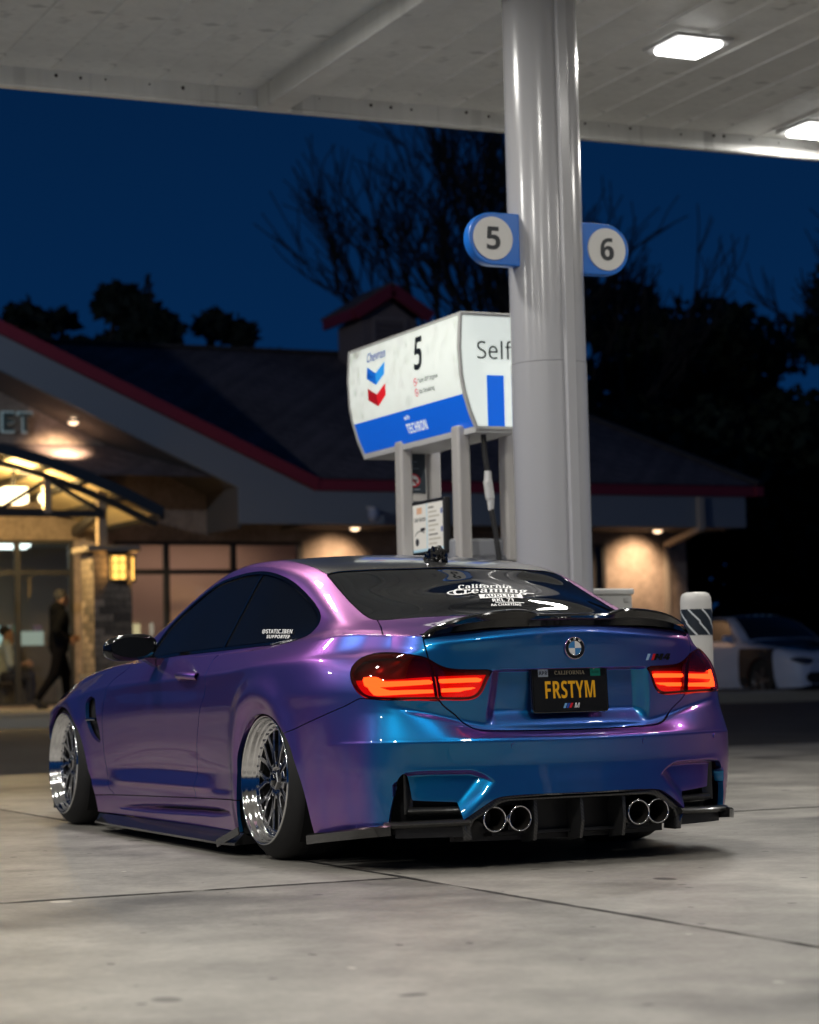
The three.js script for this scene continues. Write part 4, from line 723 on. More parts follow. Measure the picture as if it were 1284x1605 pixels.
// outlines, in distance round the plan (a) and height, or in plan (u, w), or from the side (w, v)
const ARCH_R = sdPoly(smooth([[1.153, 0, 1], [1.153, .125], [1.167, .236], [1.191, .329], [1.221, .398], [1.25, .455], [1.292, .50], [1.372, .546], [1.475, .567], [1.576, .567], [1.68, .543], [1.79, .478], [1.868, .40], [1.89, .32], [1.896, .221], [1.896, 0, 1]]));
const ARCH_F = sdPoly(smooth([[3.90, 0, 1], [3.925, .155], [3.99, .26], [4.02, .37], [4.065, .462], [4.15, .535], [4.25, .580], [4.36, .594], [4.49, .575], [4.59, .52], [4.67, .44], [4.715, .33], [4.73, .2], [4.73, 0, 1]]));
const TAIL = sdPoly(smooth([[.325, .716, 1], [.346, .684], [.370, .636], [.400, .614], [.532, .613], [.643, .615], [.735, .617], [.795, .624], [.828, .637], [.862, .666], [.885, .70], [.892, .74], [.875, .768], [.835, .784], [.728, .789], [.641, .780], [.578, .766], [.528, .738], [.487, .724]]));
const LID = sdPoly(smooth([[-.2, .95, 1], [.588, .95, 1], [.583, .836], [.574, .79], [.566, .76], [.550, .72], [.537, .65], [.531, .612], [.508, .585], [.470, .556], [.446, .532], [.414, .511], [.379, .499], [.258, .493], [0, .490], [-.2, .490, 1]]));
const SEAM = sdPoly([[-.1, 0], [-.1, .5], [.531, .609], [.60, .613], [.735, .617], [.795, .622], [.835, .624], [.907, .596], [1.046, .556], [1.243, .507], [1.32, .49], [1.32, 0]]);
const SKIRT = sdPoly([[1.8, 0], [1.8, .2222], [3.69, .1755], [4.02, .163], [4.02, 0]]);
const DOOR = sdPoly(smooth([[2.2835, 1.0, 1], [2.2835, .83], [2.335, .79], [2.318, .745], [2.303, .70], [2.305, .645], [2.364, .575], [2.459, .422], [2.504, .26], [2.508, .21, 1], [2.508, .1, 1], [3.62, .1, 1], [3.665, .185, 1], [3.735, .212], [3.779, .34], [3.767, .495], [3.728, .638], [3.68, .715], [3.53, .79], [3.50, 1.0, 1]]));
const GLASS_R = sdPoly(smooth([[-.3, .046, 1], [.131, .053], [.347, .083], [.49, .118], [.528, .115], [.537, .06], [.549, -.08], [.56, -.205], [.566, -.349], [.563, -.42], [.545, -.46], [.49, -.505], [.36, -.555], [.2, -.585], [-.3, -.60, 1]]));
const WINDSCREEN = sdPoly(smooth([[-.3, 1.24, 1], [.2, 1.22], [.45, 1.13], [.545, 1.08], [.575, 1.15], [.61, 1.38], [.665, 1.70], [.64, 1.79], [.4, 1.90], [.2, 1.94], [-.3, 1.96, 1]]));
const ROOF = sdPoly(smooth([[-.3, 1.245, 1], [.2, 1.225], [.45, 1.135], [.515, 1.085, 1], [.506, .86], [.512, .60], [.524, .40], [.528, .25], [.529, .12, 1], [.49, .121], [.347, .086], [.131, .056], [-.3, .049, 1]]));
const DECK = sdPoly(smooth([[-.3, -.48, 1], [.556, -.44, 1], [.60, -.57], [.638, -.67], [.65, -.72], [.635, -.765], [.60, -.80], [.566, -.846, 1], [.5, -1.2, 1], [-.3, -1.2, 1]]));
const BONNET = sdPoly(smooth([[-.3, 2.0, 1], [.45, 1.93], [.70, 1.83], [.735, 1.95], [.745, 2.4], [.72, 2.9], [.62, 3.25], [-.3, 3.40, 1]]));
const DLO = sdPoly(smooth([[-.160, .938], [-.190, .905], [-.178, .868], [-.10, .846], [.273, .837], [.687, .829], [1.343, .817], [1.66, .808], [1.735, .83], [1.635, .926], [1.422, 1.030], [1.144, 1.121], [.854, 1.155], [.578, 1.157], [.309, 1.117], [.104, 1.055], [-.09, .977]]));
const PILLAR = (w, v) => w - (.733 - (v - .83) * .536);
const VENT = sdPoly(smooth([[.724, .10, 1], [.722, .17], [.699, .274], [.682, .335], [.662, .352], [.652, .338], [.645, .30], [.639, .254, 1], [.55, .248], [.476, .243, 1], [.459, .181, 1], [.445, .13, 1], [.445, .05, 1], [.724, .05, 1]]));
const UNDER = sdPoly(smooth([[-.2, .262, 1], [.300, .2615], [.34, .255], [.375, .236], [.458, .181, 1], [.445, .13, 1], [.445, 0, 1], [-.2, 0, 1]]));
const HEM = sdPoly([[.69, 0], [.69, .150], [.724, .150], [1.16, .106], [1.16, 0]]);
const FRONT_B = sdPoly([[4.70, 0], [4.70, .30], [5.0, .42], [5.3, .47], [6.6, .47], [6.6, 0]]);
// ---------------------------------------------------------------- the coupe
const weave = dataTex(64, (x, y) => { const a = (Math.floor(x / 8) + Math.floor(y / 8)) % 4 < 2; return a ? .25 : .13; }, true);
weave.repeat.set(36, 36);
const M = {
  paint: phys([.010, .012, .085], .38, 0, { ior: 4.5, iridescence: 1, iridescenceIOR: 1.70, iridescenceThicknessRange: [100, 272], clearcoat: 1, clearcoatRoughness: .015 }),
  black: phys([.004, .004, .005], .08, 0, { clearcoat: 1, clearcoatRoughness: .03 }),
  carbon: phys([1, 1, 1], .28, 0, { map: weave, clearcoat: .7, clearcoatRoughness: .08 }),
  glass: phys([.006, .007, .009], .015, 0, { ior: 1.52 }),
  trim: std([.012, .012, .013], .45), dark: std([.006, .006, .007], .85), rubber: std([.013, .013, .014], .72),
  chrome: std([.82, .82, .84], .07, 1), polish: std([.78, .78, .79], .09, 1), gun: std([.46, .46, .47], .17, 1), steel: std([.30, .29, .28], .35, 1),
  lens: phys([.66, .10, .075], .03, 0, { transmission: 1, thickness: 0, ior: 1.5 }),
  lampBox: glow([1, .02, .010], .95, { color: lin(.05, .002, .002), roughness: .35 }), lampDark: std([.075, .004, .005], .22),
  lampBar: glow([1, .28, .05], 7.5), white: std([.75, .75, .74], .5),
};
const car = thing('sports_coupe', 'low two-door coupe in blue to purple flip paint beside the pump island', 'car');
const sOfArc = (a) => { let lo = 0, hi = LS; while (hi - lo > 1) { const m = (lo + hi) >> 1; if (arcOf[m] < a) lo = m; else hi = m; } return 22 - (lo + (a - arcOf[lo]) / (arcOf[hi] - arcOf[lo] || 1)) / NS; };
const onSide = (a, v) => {                    // point and normal of the left flank at distance a round the plan and height v
  const i = Math.min(LS - 1e-6, Math.max(0, sOfArc(a) * NS)), i0 = Math.floor(i), t = i - i0, P = (i, v) => { const c = GL[i]; let j = 0; while (j < LV - 1 && c[j + 1][1] > v) j++; const k = Math.min(1.2, Math.max(-.2, (c[j][1] - v) / (c[j][1] - c[j + 1][1] || 1))); return [0, 1, 2].map((d) => lerp(c[j][d], c[j + 1][d], k)); };
  const A = P(i0, v), B = P(i0 + 1, v), C = P(i0, v - .012), p = V3(lerp(A[0], B[0], t), v, -lerp(A[2], B[2], t));
  const n = V3(B[0] - A[0], B[1] - A[1], A[2] - B[2]).cross(V3(C[0] - A[0], C[1] - A[1], A[2] - C[2])).normalize(); if (n.x * p.x < 0 && Math.abs(p.x) > .3 || (Math.abs(p.x) <= .3 && n.z < 0)) n.negate();
  return { p, n };
};
const mirrorX = (g) => { g = g.clone().scale(-1, 1, 1); if (g.index) { const x = g.index.array; for (let i = 0; i < x.length; i += 3) [x[i], x[i + 1]] = [x[i + 1], x[i]]; } else for (const at of Object.values(g.attributes)) { const n = at.itemSize; for (let i = 0; i < at.count; i += 3) for (let k = 0; k < n; k++) { const q = at.array[i * n + k]; at.array[i * n + k] = at.array[(i + 1) * n + k]; at.array[(i + 1) * n + k] = q; } } return g; };
const pair = (name, geo, mat, parent = car) => [part(name, geo, mat, parent), part(name, mirrorX(geo), mat, parent)];
function sweep(a0, a1, n, section) {          // section(a) gives a closed outline [outwards, height] carried round the plan, left half
  const P = [], I = []; let k = 0;
  for (let i = 0; i <= n; i++) { const a = lerp(a0, a1, i / n), s = sOfArc(a), [nu, nw] = planN(s), o = section(a); k = o.length; for (const [d, v] of o) P.push(-(planU(s) + nu * d), v, -(planW(s) + nw * d)); }
  for (let i = 0; i < n; i++) for (let j = 0; j < k; j++) { const a = i * k + j, b = i * k + (j + 1) % k, c = a + k, d = b + k; I.push(a, c, b, b, c, d); }
  for (let j = 1; j + 1 < k; j++) { I.push(0, j, j + 1); const q = n * k; I.push(q, q + j + 1, q + j); }
  const g = new THREE.BufferGeometry(); g.setAttribute('position', new THREE.Float32BufferAttribute(P, 3)); g.setIndex(I); const c = toCreasedNormals(g, .7); return c;
}
const skirtDip = sdPoly(smooth([[3.67, .114, 1], [3.4, .140], [3.118, .155], [2.537, .172], [2.12, .174], [2.03, .160], [2.2, .141], [2.546, .131], [3.129, .117]]));
const strip = (pts) => sdPoly(pts);
const BARS = {                                // glowing strips: outline and depth behind the lens
  quarter: [[strip([[.552, .687], [.552, .671], [.74, .667], [.82, .667], [.838, .702], [.80, .705], [.765, .702], [.735, .686]]), .010], [strip([[.548, .652], [.548, .638], [.72, .634], [.775, .634], [.812, .667], [.765, .669], [.715, .652]]), .010]],
  lid: [[strip([[.360, .688], [.372, .672], [.532, .672], [.532, .688]]), .010], [strip([[.385, .653], [.397, .639], [.524, .639], [.524, .653]]), .010]],
};
{
  // flanks
  let S = half(SIDES, (v) => -AV(ARCH_R)(v)), T = TOPS, x;
  S = half(S, (v) => -AV(ARCH_F)(v));
  const shell = S;
  const lampTris = half(S, (v) => AV(TAIL)(v) + .002);
  S = half(S, (v) => .002 - AV(TAIL)(v));
  let lid, bumper, skirt, door, front;
  [lid, S] = cut(S, AV(LID), .0026);
  [skirt, S] = cut(S, AV(SKIRT));
  [bumper, S] = cut(S, AV(SEAM), .0018);
  [door, S] = cut(S, AV(DOOR));
  [front, S] = cut(S, AV(FRONT_B));
  const gillF = sdPoly(smooth([[3.993, .611], [3.985, .54], [3.944, .472], [3.881, .432], [3.815, .418, 1], [3.812, .47], [3.845, .56], [3.868, .634, 1], [3.94, .642]]));
  const gill = half(S, (v) => AV(gillF)(v));
  S = half(S, (v) => -AV(gillF)(v));
  const quarter = half(S, (v) => v[6] - 3), fender = half(S, (v) => 3 - v[6]);
  // roof, glass, bonnet and boot
  let rearGlass, screen, roof, deck, hood, dlo;
  const shellT = T;
  const mid = (f, lo, hi) => (v) => Math.max(f(v), lo + v[2], -v[2] - hi);      // only where lo < forward < hi
  rearGlass = half(T, (v) => mid(UW(GLASS_R), -.75, .5)(v) + .001); T = half(T, (v) => .001 - mid(UW(GLASS_R), -.75, .5)(v));
  screen = half(T, UW(WINDSCREEN)); T = half(T, (v) => -UW(WINDSCREEN)(v));
  [roof, T] = cut(T, UW(ROOF), .0015);
  [deck, T] = cut(T, mid(UW(DECK), -1.3, -.43), .0024);
  [hood, T] = cut(T, mid(UW(BONNET), 1.7, 3.6), .002);
  const sidewise = (f) => (v) => Math.max(f(v), v[0] + .46);
  dlo = half(T, sidewise(WV(DLO))); T = half(T, (v) => -sidewise(WV(DLO))(v));
  const fenderT = half(T, (v) => -(-v[2] - 1.915)), bodyT0 = half(T, (v) => -v[2] - 1.911);
  const topDoor = (v) => Math.max(-v[2] - 1.913, -(-v[2] - .712), v[1] - .845);
  const doorT = half(bodyT0, (v) => topDoor(v) + .0015), bodyT = half(bodyT0, (v) => .0015 - topDoor(v));
  // painted panels
  for (const s of [-1, 1]) {
    part('rear_quarter_panel', panel([...quarter, ...bodyT], s, .02), M.paint, car);
    const d = part('door', panel([...door, ...doorT], s, .014), M.paint, car);
    const hp = [2.405, 2.47, 2.54, 2.61, 2.665].map((a, i) => { const { p, n } = onSide(a, .722); return p.addScaledVector(n, [.004, .026, .030, .026, .004][i]); });
    const hg = new THREE.TubeGeometry(new THREE.CatmullRomCurve3(hp), 20, .0155, 10).scale(1, 1, 1);
    part('door_handle', s < 0 ? hg : mirrorX(hg), M.paint, d);
    const f = part('front_fender', panel([...fender, ...fenderT], s, .018), M.paint, car);
    part('gill_vent', panel(pushed(gill, () => -.03), s, .0), M.dark, f);
    const gp = [[3.985, .53], [3.92, .533], [3.86, .532]].map(([a, v]) => { const { p, n } = onSide(a, v); return p.addScaledVector(n, -.004).toArray(); });
    const gb = tube(gp, .008, 8, 6); part('gill_blade', s < 0 ? gb : mirrorX(gb), M.gun, f);
    part('side_skirt', panel(pushed(refine(skirt), (v) => -.040 * sstep(0, .022, -skirtDip(v[6], v[1]))), s, .014), M.paint, car);
  }
  part('bonnet', panel(hood, 0, .012), M.paint, car);
  part('front_bumper', panel(front, 0, .012), M.paint, car);
  // boot lid with the sunk number plate field
  const dip = (v) => -.044 * sstep(0, .010, .716 - v[1]) * sstep(.508, .565, v[1]) * sstep(.0, .055, .335 - v[6] + (.716 - v[1]) * .12);
  const lidL = pushed(refine(lid, 2), (v) => v[7] > .5 ? 0 : dip(v));
  part('boot_lid', [panel(lidL, 0, .016), panel(deck, 0, .014)], M.paint, car);
  // rear bumper: scoops at both corners, opening for the diffuser and the outer vents
  const top = pchip([[.30, .30], [.345, .318], [.385, .342], [.43, .3555], [.52, .357], [.60, .357], [.655, .353], [.70, .31]]);
  const scoop = (v) => { const a = v[6], y = v[1]; if (a < .3 || a > .70) return 0; const t = top(a) - y, leg = (a - .345) * .77 + (y - .318) * .64; return -.036 * sstep(0, .010, t) * sstep(-.012, .058, leg); };
  let B = half(refine(bumper, 1), (v) => -AV(UNDER)(v)); B = half(B, (v) => -AV(VENT)(v)); B = half(B, (v) => -AV(HEM)(v));
  const bp_ = part('rear_bumper', panel(pushed(B, scoop), 0, .022), M.paint, car);
  for (const [a, v] of [[.64, .447], [.27, .440]]) for (const s of [-1, 1]) { const { p, n } = onSide(a, v), g = new THREE.CylinderGeometry(.0115, .0115, .004, 20).rotateX(Math.PI / 2); const m = part('parking_sensor', g, M.paint, bp_); m.position.set(p.x * -s, p.y, p.z).add(V3(n.x * -s, n.y, n.z).multiplyScalar(.001)); m.lookAt(m.position.clone().add(V3(n.x * -s, n.y, n.z))); }
  const vent = half(half(refine(bumper), (v) => AV(VENT)(v) - .01), (v) => v[1] - .5);
  for (const s of [-1, 1]) part('vent_box', panel(pushed(vent, () => -.075), s, 0), M.dark, bp_);
  // black roof, glass and trims
  part('roof_panel', panel(roof, 0, .01), M.carbon, car, 'black carbon roof panel');
  part('windscreen', panel(screen, 0, .006, -.004), M.glass, car);
  part('rear_window', panel(rearGlass, 0, .006, -.003), M.glass, car);
  const inner = half(dlo, (v) => WV(DLO)(v) + .013), frame = half(dlo, (v) => -.013 - WV(DLO)(v));
  const gapP = (v) => PILLAR(-v[2], v[1]);
  for (const s of [-1, 1]) {
    part('window_trim', panel(frame, s, .010, .002), M.black, car);
    part('door_window', panel(half(inner, (v) => .004 - gapP(v)), s, .004, -.004), M.glass, car);
    part('quarter_window', panel(half(inner, (v) => gapP(v) + .004), s, .004, -.004), M.glass, car);
    part('pillar_trim', panel(half(half(inner, (v) => gapP(v) - .0036), (v) => -.0036 - gapP(v)), s, .004, .001), M.chrome, car);
    // tail lamps, one on the quarter and one on the lid
    for (const [w, n] of [[(v) => .002 - AV(LID)(v), 'quarter'], [(v) => AV(LID)(v) + .002, 'lid']]) {
      const tris = half(lampTris, w), lamp = new THREE.Group(); lamp.name = 'tail_light'; car.add(lamp);
      const edge = (v) => AV(TAIL)(v), low = half(tris, (v) => v[1] - .697), high = half(tris, (v) => .697 - v[1]);
      part('light_housing', panel(pushed(low, () => -.028, false), s, .0), M.lampBox, lamp);
      part('light_reflector', [panel(pushed(high, () => -.024, false), s, 0), panel(half(tris, (v) => -.010 - Math.max(edge(v), w(v))), s, .016, -.0015)], M.lampDark, lamp);
      for (const [f, d] of BARS[n]) { const b = half(tris, (v) => f(v[6], v[1])); part('light_bar', panel(pushed(b, () => -d, false), s, .01), M.lampBar, lamp); }
      part('lens', panel(tris, s, .012, .0025), M.lens, lamp);
    }
  }
  // dark inner shell that closes the body behind gaps and glass
  part('inner_shell', [panel(pushed(half(shell, (v) => -Math.min(AV(VENT)(v), AV(UNDER)(v))), (v) => v[6] < 1.15 && v[1] < .8 ? -.085 : -.034, false), 0, 0), panel(pushed(shellT, () => -.034, false), 0, 0), box(1.2, .02, 4.1, [0, .14, -1.3])], M.dark, car);
}
// wheel housings and underbody
for (const w of [0, 2.80]) for (const s of [-1, 1]) {
  const g = new THREE.CylinderGeometry(.366, .366, .36, 40, 1, true, -Math.PI * .70, Math.PI * 1.40).rotateY(Math.PI / 2).rotateZ(Math.PI / 2).translate(s * .655, .30, -w);
  part('wheel_housing', [g, box(.004, .56, .70, [s * .477, .36, -w])], new THREE.MeshStandardMaterial({ color: 0x050505, roughness: .95, side: THREE.DoubleSide }), car);
}
// ---------------------------------------------------------------- wheels: polished stepped lip, bolted ring, dark mesh spokes
const tread = dataTex(256, (x, y) => { const g = x % 32, rib = [40, 92, 164, 216].some((c) => Math.abs(y - c) < 5); return rib ? 0 : (g < 3 && (y < 36 || y > 220 || (y > 96 && y < 160))) ? .15 : 1; }, false);
tread.repeat.set(9, 1);
{
  const wheel = new THREE.Group(); wheel.name = 'wheel';
  const R0 = .2525;
  const ty = [[.247, -.012], [.2535, -.004], [.259, -.006], [.268, -.014], [.283, -.026], [.297, -.042], [.304, -.056], [.3085, -.075], [.310, -.10], [.310, -.235], [.308, -.262], [.302, -.282], [.29, -.295], [.262, -.30], [.247, -.295]];
  const tyre = lathe(ty.map(([r, y]) => [r, y]), 96);
  const side = part('tyre', tyre, M.rubber, wheel);
  const band = new THREE.CylinderGeometry(.3105, .3105, .15, 96, 1, true); band.translate(0, -.168, 0);
  part('tread', band, std([.013, .013, .014], .8, 0, { bumpMap: tread, bumpScale: .006 }), side);
  part('rim_lip', lathe([[.2480, -.030], [.2525, -.016], [.2530, -.004], [.2515, .0012], [.2480, .002], [.2455, 0], [.2440, -.004], [.2425, -.012], [.2385, -.016], [.2375, -.019], [.2345, -.022], [.2325, -.033], [.2290, -.037], [.2275, -.040], [.2255, -.041], [.2235, -.050], [.2190, -.053], [.2165, -.0535], [.197, -.0535], [.1945, -.056], [.194, -.075]], 128), M.polish, wheel);
  part('rim_barrel', lathe([[.194, -.07], [.190, -.09], [.186, -.29]], 64), std([.05, .05, .052], .4, .8), wheel);
  const bolts = []; for (let i = 0; i < 32; i++) { const a = i / 32 * 2 * Math.PI; bolts.push(place(new THREE.CylinderGeometry(.0045, .0045, .008, 6), [.2065 * Math.cos(a), -.0505, .2065 * Math.sin(a)])); }
  const br = part('rim_bolt', bolts, M.gun, wheel); br.userData.kind = 'stuff';
  for (let i = 0; i < 10; i++) {              // twin crossing spokes
    const g = [];
    for (const [a0, a1] of [[-.05, .165], [.05, -.165]]) {
      const q = []; for (const [r, t, h] of [[.050, 0, .0115], [.115, .45, .0092], [.155, .78, .0080], [.196, 1, .0088]]) { const an = lerp(a0, a1, t); q.push([r, an, h]); }
      const L = q.map(([r, an, h]) => [r * Math.cos(an) - h * Math.sin(an), r * Math.sin(an) + h * Math.cos(an)]), Rr = q.map(([r, an, h]) => [r * Math.cos(an) + h * Math.sin(an), r * Math.sin(an) - h * Math.cos(an)]).reverse();
      g.push(ext([...Rr, ...L].reverse(), .016, .003).rotateX(Math.PI / 2).translate(0, -.054, 0));
    }
    const m = part('spoke', g, M.gun, wheel); m.rotation.y = i / 10 * 2 * Math.PI;
  }
  const hex = circlePts(.040, 6), hub = part('hub_cap', [lathe([[.076, -.085], [.076, -.058], [.072, -.053], [.050, -.051], [.046, -.060], [0, -.060]], 40), ext(hex, .022, .004).rotateX(-Math.PI / 2).translate(0, -.066, 0)], M.gun, wheel);
  part('centre_nut', lathe([[.026, -.046], [.026, -.036], [.021, -.031], [0, -.031]], 24), M.black, wheel);
  part('brake_disc', lathe([[.168, -.135], [.168, -.110], [.085, -.108], [.083, -.135]], 48), M.steel, wheel);
  for (const [u, w, s, cam] of [[-.862, 0, -1, 2.2], [-.866, 2.812, -1, 1.5], [.862, 0, 1, 2.2], [.866, 2.812, 1, 1.5]]) {
    const q = u === -.862 ? wheel : wheel.clone(); car.add(q);
    q.rotation.set(0, w ? .9 : .35, s < 0 ? Math.PI / 2 - cam * R : -Math.PI / 2 + cam * R, 'ZYX'); q.position.set(u, .3105, -w);
  }
}
// ---------------------------------------------------------------- lips, blades, diffuser and exhausts
const both = (name, g, mat, label) => pair(name, g, mat, car).forEach((m) => label && (m.userData.label = label));
both('rear_splitter', sweep(.708, 1.150, 24, (a) => { const v = lerp(.167, .121, (a - .722) / .43), o = lerp(.034, -.020, sstep(.72, 1.15, a)); return [[o - .05, v - .004], [o + .012, v + .002], [o + .020, v - .004], [o + .018, v - .036], [o - .05, v - .040]]; }), M.black);
both('lower_blade', sweep(.438, .735, 24, (a) => { const v = lerp(.172, .166, (a - .44) / .28); return Array.from({ length: 10 }, (_, i) => { const t = i / 10 * 2 * Math.PI; return [.010 + .030 * Math.cos(t), v + .014 * Math.sin(t)]; }); }), M.carbon);
both('under_lip', sweep(.445, .70, 20, () => [[-.02, .160], [.012, .156], [.012, .120], [-.02, .118]]), M.trim);
both('vent_tube', sweep(.462, .655, 24, (a) => Array.from({ length: 12 }, (_, i) => { const t = i / 12 * 2 * Math.PI; return [-.018 + .022 * Math.cos(t), .214 + .015 * Math.sin(t)]; })), M.carbon);
both('vent_blade', sweep(.636, .668, 6, (a) => { const k = sstep(.64, .668, a); return [[-.045, .352], [.006 - .03 * (1 - k), .350], [.004 - .03 * (1 - k), .27], [.004 - .022 * (1 - k), .205], [-.045, .20]]; }), M.carbon);
both('side_splitter', (() => {
  const P = [], I = [], q = [[2.26, -.845, -.86], [2.18, -.842, -.892], [1.9, -.836, -.905], [1.3, -.832, -.912], [.7, -.836, -.915], [.36, -.845, -.918], [.25, -.855, -.895]];
  for (const [w, ui, uo] of q) { const k = w > 2.2 ? .5 : 1, vi = lerp(.083, .090, (2.26 - w) / 2); P.push(ui, vi, -w, uo, .052, -w, uo, .043, -w, ui + .08, vi - .04, -w); }
  for (let i = 0; i < q.length - 1; i++) for (let j = 0; j < 4; j++) { const a = i * 4 + j, b = i * 4 + (j + 1) % 4; I.push(a, b, a + 4, b, b + 4, a + 4); }
  I.push(0, 2, 1, 0, 3, 2); const n = (q.length - 1) * 4; I.push(n, n + 1, n + 2, n, n + 2, n + 3);
  const g = new THREE.BufferGeometry(); g.setAttribute('position', new THREE.Float32BufferAttribute(P, 3)); g.setIndex(I);
  return merge([toCreasedNormals(g, .4), beam([-.917, .045, -.40], [-.896, .105, -.20], .006, .03)]);
})(), M.carbon);
both('front_lip', sweep(4.76, 6.0, 30, (a) => { const o = lerp(-.02, .03, sstep(4.7, 5, a)); return [[o - .05, .105], [o + .004, .10], [o + .016, .085], [o + .016, .070], [o - .05, .066]]; }), M.trim);
{
  const W0 = .985, arc = [[.455, .105], [.462, .135], [.466, .170], [.452, .186], [.372, .238], [.338, .257], [.300, .264], [.15, .2655]];
  const outer = [...arc.map(([u, v]) => [u, v]), ...arc.map(([u, v]) => [-u, v]).reverse()];
  const arc2 = [[.425, .105], [.430, .150], [.418, .176], [.350, .220], [.318, .236], [.290, .242], [.15, .2435]], inner = [...arc2, ...arc2.map(([u, v]) => [-u, v]).reverse()];
  const s = [...outer, ...[...inner].reverse()];
  const bow = (g, k = 1) => { const p = g.attributes.position; for (let i = 0; i < p.count; i++) p.setZ(i, p.getZ(i) - k * .38 * p.getX(i) ** 2); g.computeVertexNormals(); return g; };
  const frame = bow(toCreasedNormals(ext(s, .08, .007), .6)); frame.translate(0, 0, W0 - .052);
  const d = part('diffuser', frame, M.carbon, car);
  const back = bow(new THREE.PlaneGeometry(.9, .17, 20, 1)); back.translate(0, .178, W0 - .10); part('diffuser_back', back, M.trim, d);
  for (const u of [-.185, 0, .185]) {
    const f = ext([[0, .245], [.085, .24], [.092, .16], [.075, .095], [-.02, .085], [-.03, .20]], .008, .003); f.rotateY(-Math.PI / 2); f.translate(u + .004, 0, W0 - .075 - .38 * u * u);
    part('diffuser_fin', f, M.carbon, d);
  }
  part('diffuser_floor', place(new THREE.BoxGeometry(.66, .012, .30), [0, .104, W0 - .22], [-.12, 0, 0]), M.trim, d);
  for (const [u, dz] of [[-.342, -.03], [-.248, -.012], [.248, -.012], [.342, -.03]]) {
    const g = lathe([[.040, -.14], [.040, -.004], [.0425, 0], [.0462, -.001], [.0475, -.006], [.0475, -.14]], 40).rotateX(Math.PI / 2).translate(u, .178, W0 + .012 + dz);
    const e = part('exhaust_pipe', g, M.chrome, car);
    part('pipe_bore', place(lathe([[.039, -.14], [.0392, -.006], [.0398, -.003]], 32).rotateX(Math.PI / 2), [u, .178, W0 + .012 + dz]), std([.05, .045, .04], .5, .6, { side: THREE.DoubleSide }), e);
    part('pipe_end', place(new THREE.CircleGeometry(.041, 24), [u, .178, W0 + dz - .12]), M.dark, e);
  }
}
{
  // gloss black boot spoiler: flat middle, raised ends
  const edge = (u) => { const s = 22 - Math.min(3.4, ((x) => { let lo = 0, hi = 3.6; for (let i = 0; i < 30; i++) { const m = (lo + hi) / 2; planU(22 - m) < x ? lo = m : hi = m; } return lo; })(Math.abs(u))); return s; };
  const topV = pchip([[0, .919], [.15, .920], [.168, .924], [.20, .934], [.24, .936], [.32, .931], [.40, .919], [.48, .897], [.53, .875], [.562, .848]]);
  const botV = pchip([[0, .874], [.3, .871], [.45, .859], [.562, .840]]), rootV = pchip([[0, .893], [.3, .886], [.45, .873], [.562, .853]]);
  const P = [], I = [], n = 80, K = 9;
  for (let i = 0; i <= n; i++) {
    const u = lerp(-.562, .562, i / n), s = edge(u), z = -(planW(s)) - .012 - .02 * sstep(.42, .562, Math.abs(u)) , t = topV(Math.abs(u)), b = botV(Math.abs(u)), r = rootV(Math.abs(u)), h = t - b, dep = lerp(.16, .03, sstep(.35, .562, Math.abs(u)));
    const o = h * .55;
    for (const [dz, v] of [[-dep, r - .012], [-dep, r], [-dep * .5, lerp(r, t, .42)], [-.015, lerp(r, t, .92)], [o - .012, t], [o - .003, t - .003], [o, t - .010], [o * .35, lerp(t, b, .55)], [.008, b]]) P.push(u, v, z + dz);
  }
  for (let i = 0; i < n; i++) for (let j = 0; j < K; j++) { const a = i * K + j, b = i * K + (j + 1) % K; I.push(a, a + K, b, b, a + K, b + K); }
  for (let j = 1; j < K - 1; j++) { I.push(0, j, j + 1); const q = n * K; I.push(q, q + j + 1, q + j); }
  const g = new THREE.BufferGeometry(); g.setAttribute('position', new THREE.Float32BufferAttribute(P, 3)); g.setIndex(I);
  part('boot_spoiler', toCreasedNormals(g, .55), M.black, car, 'gloss black boot lid spoiler');
}
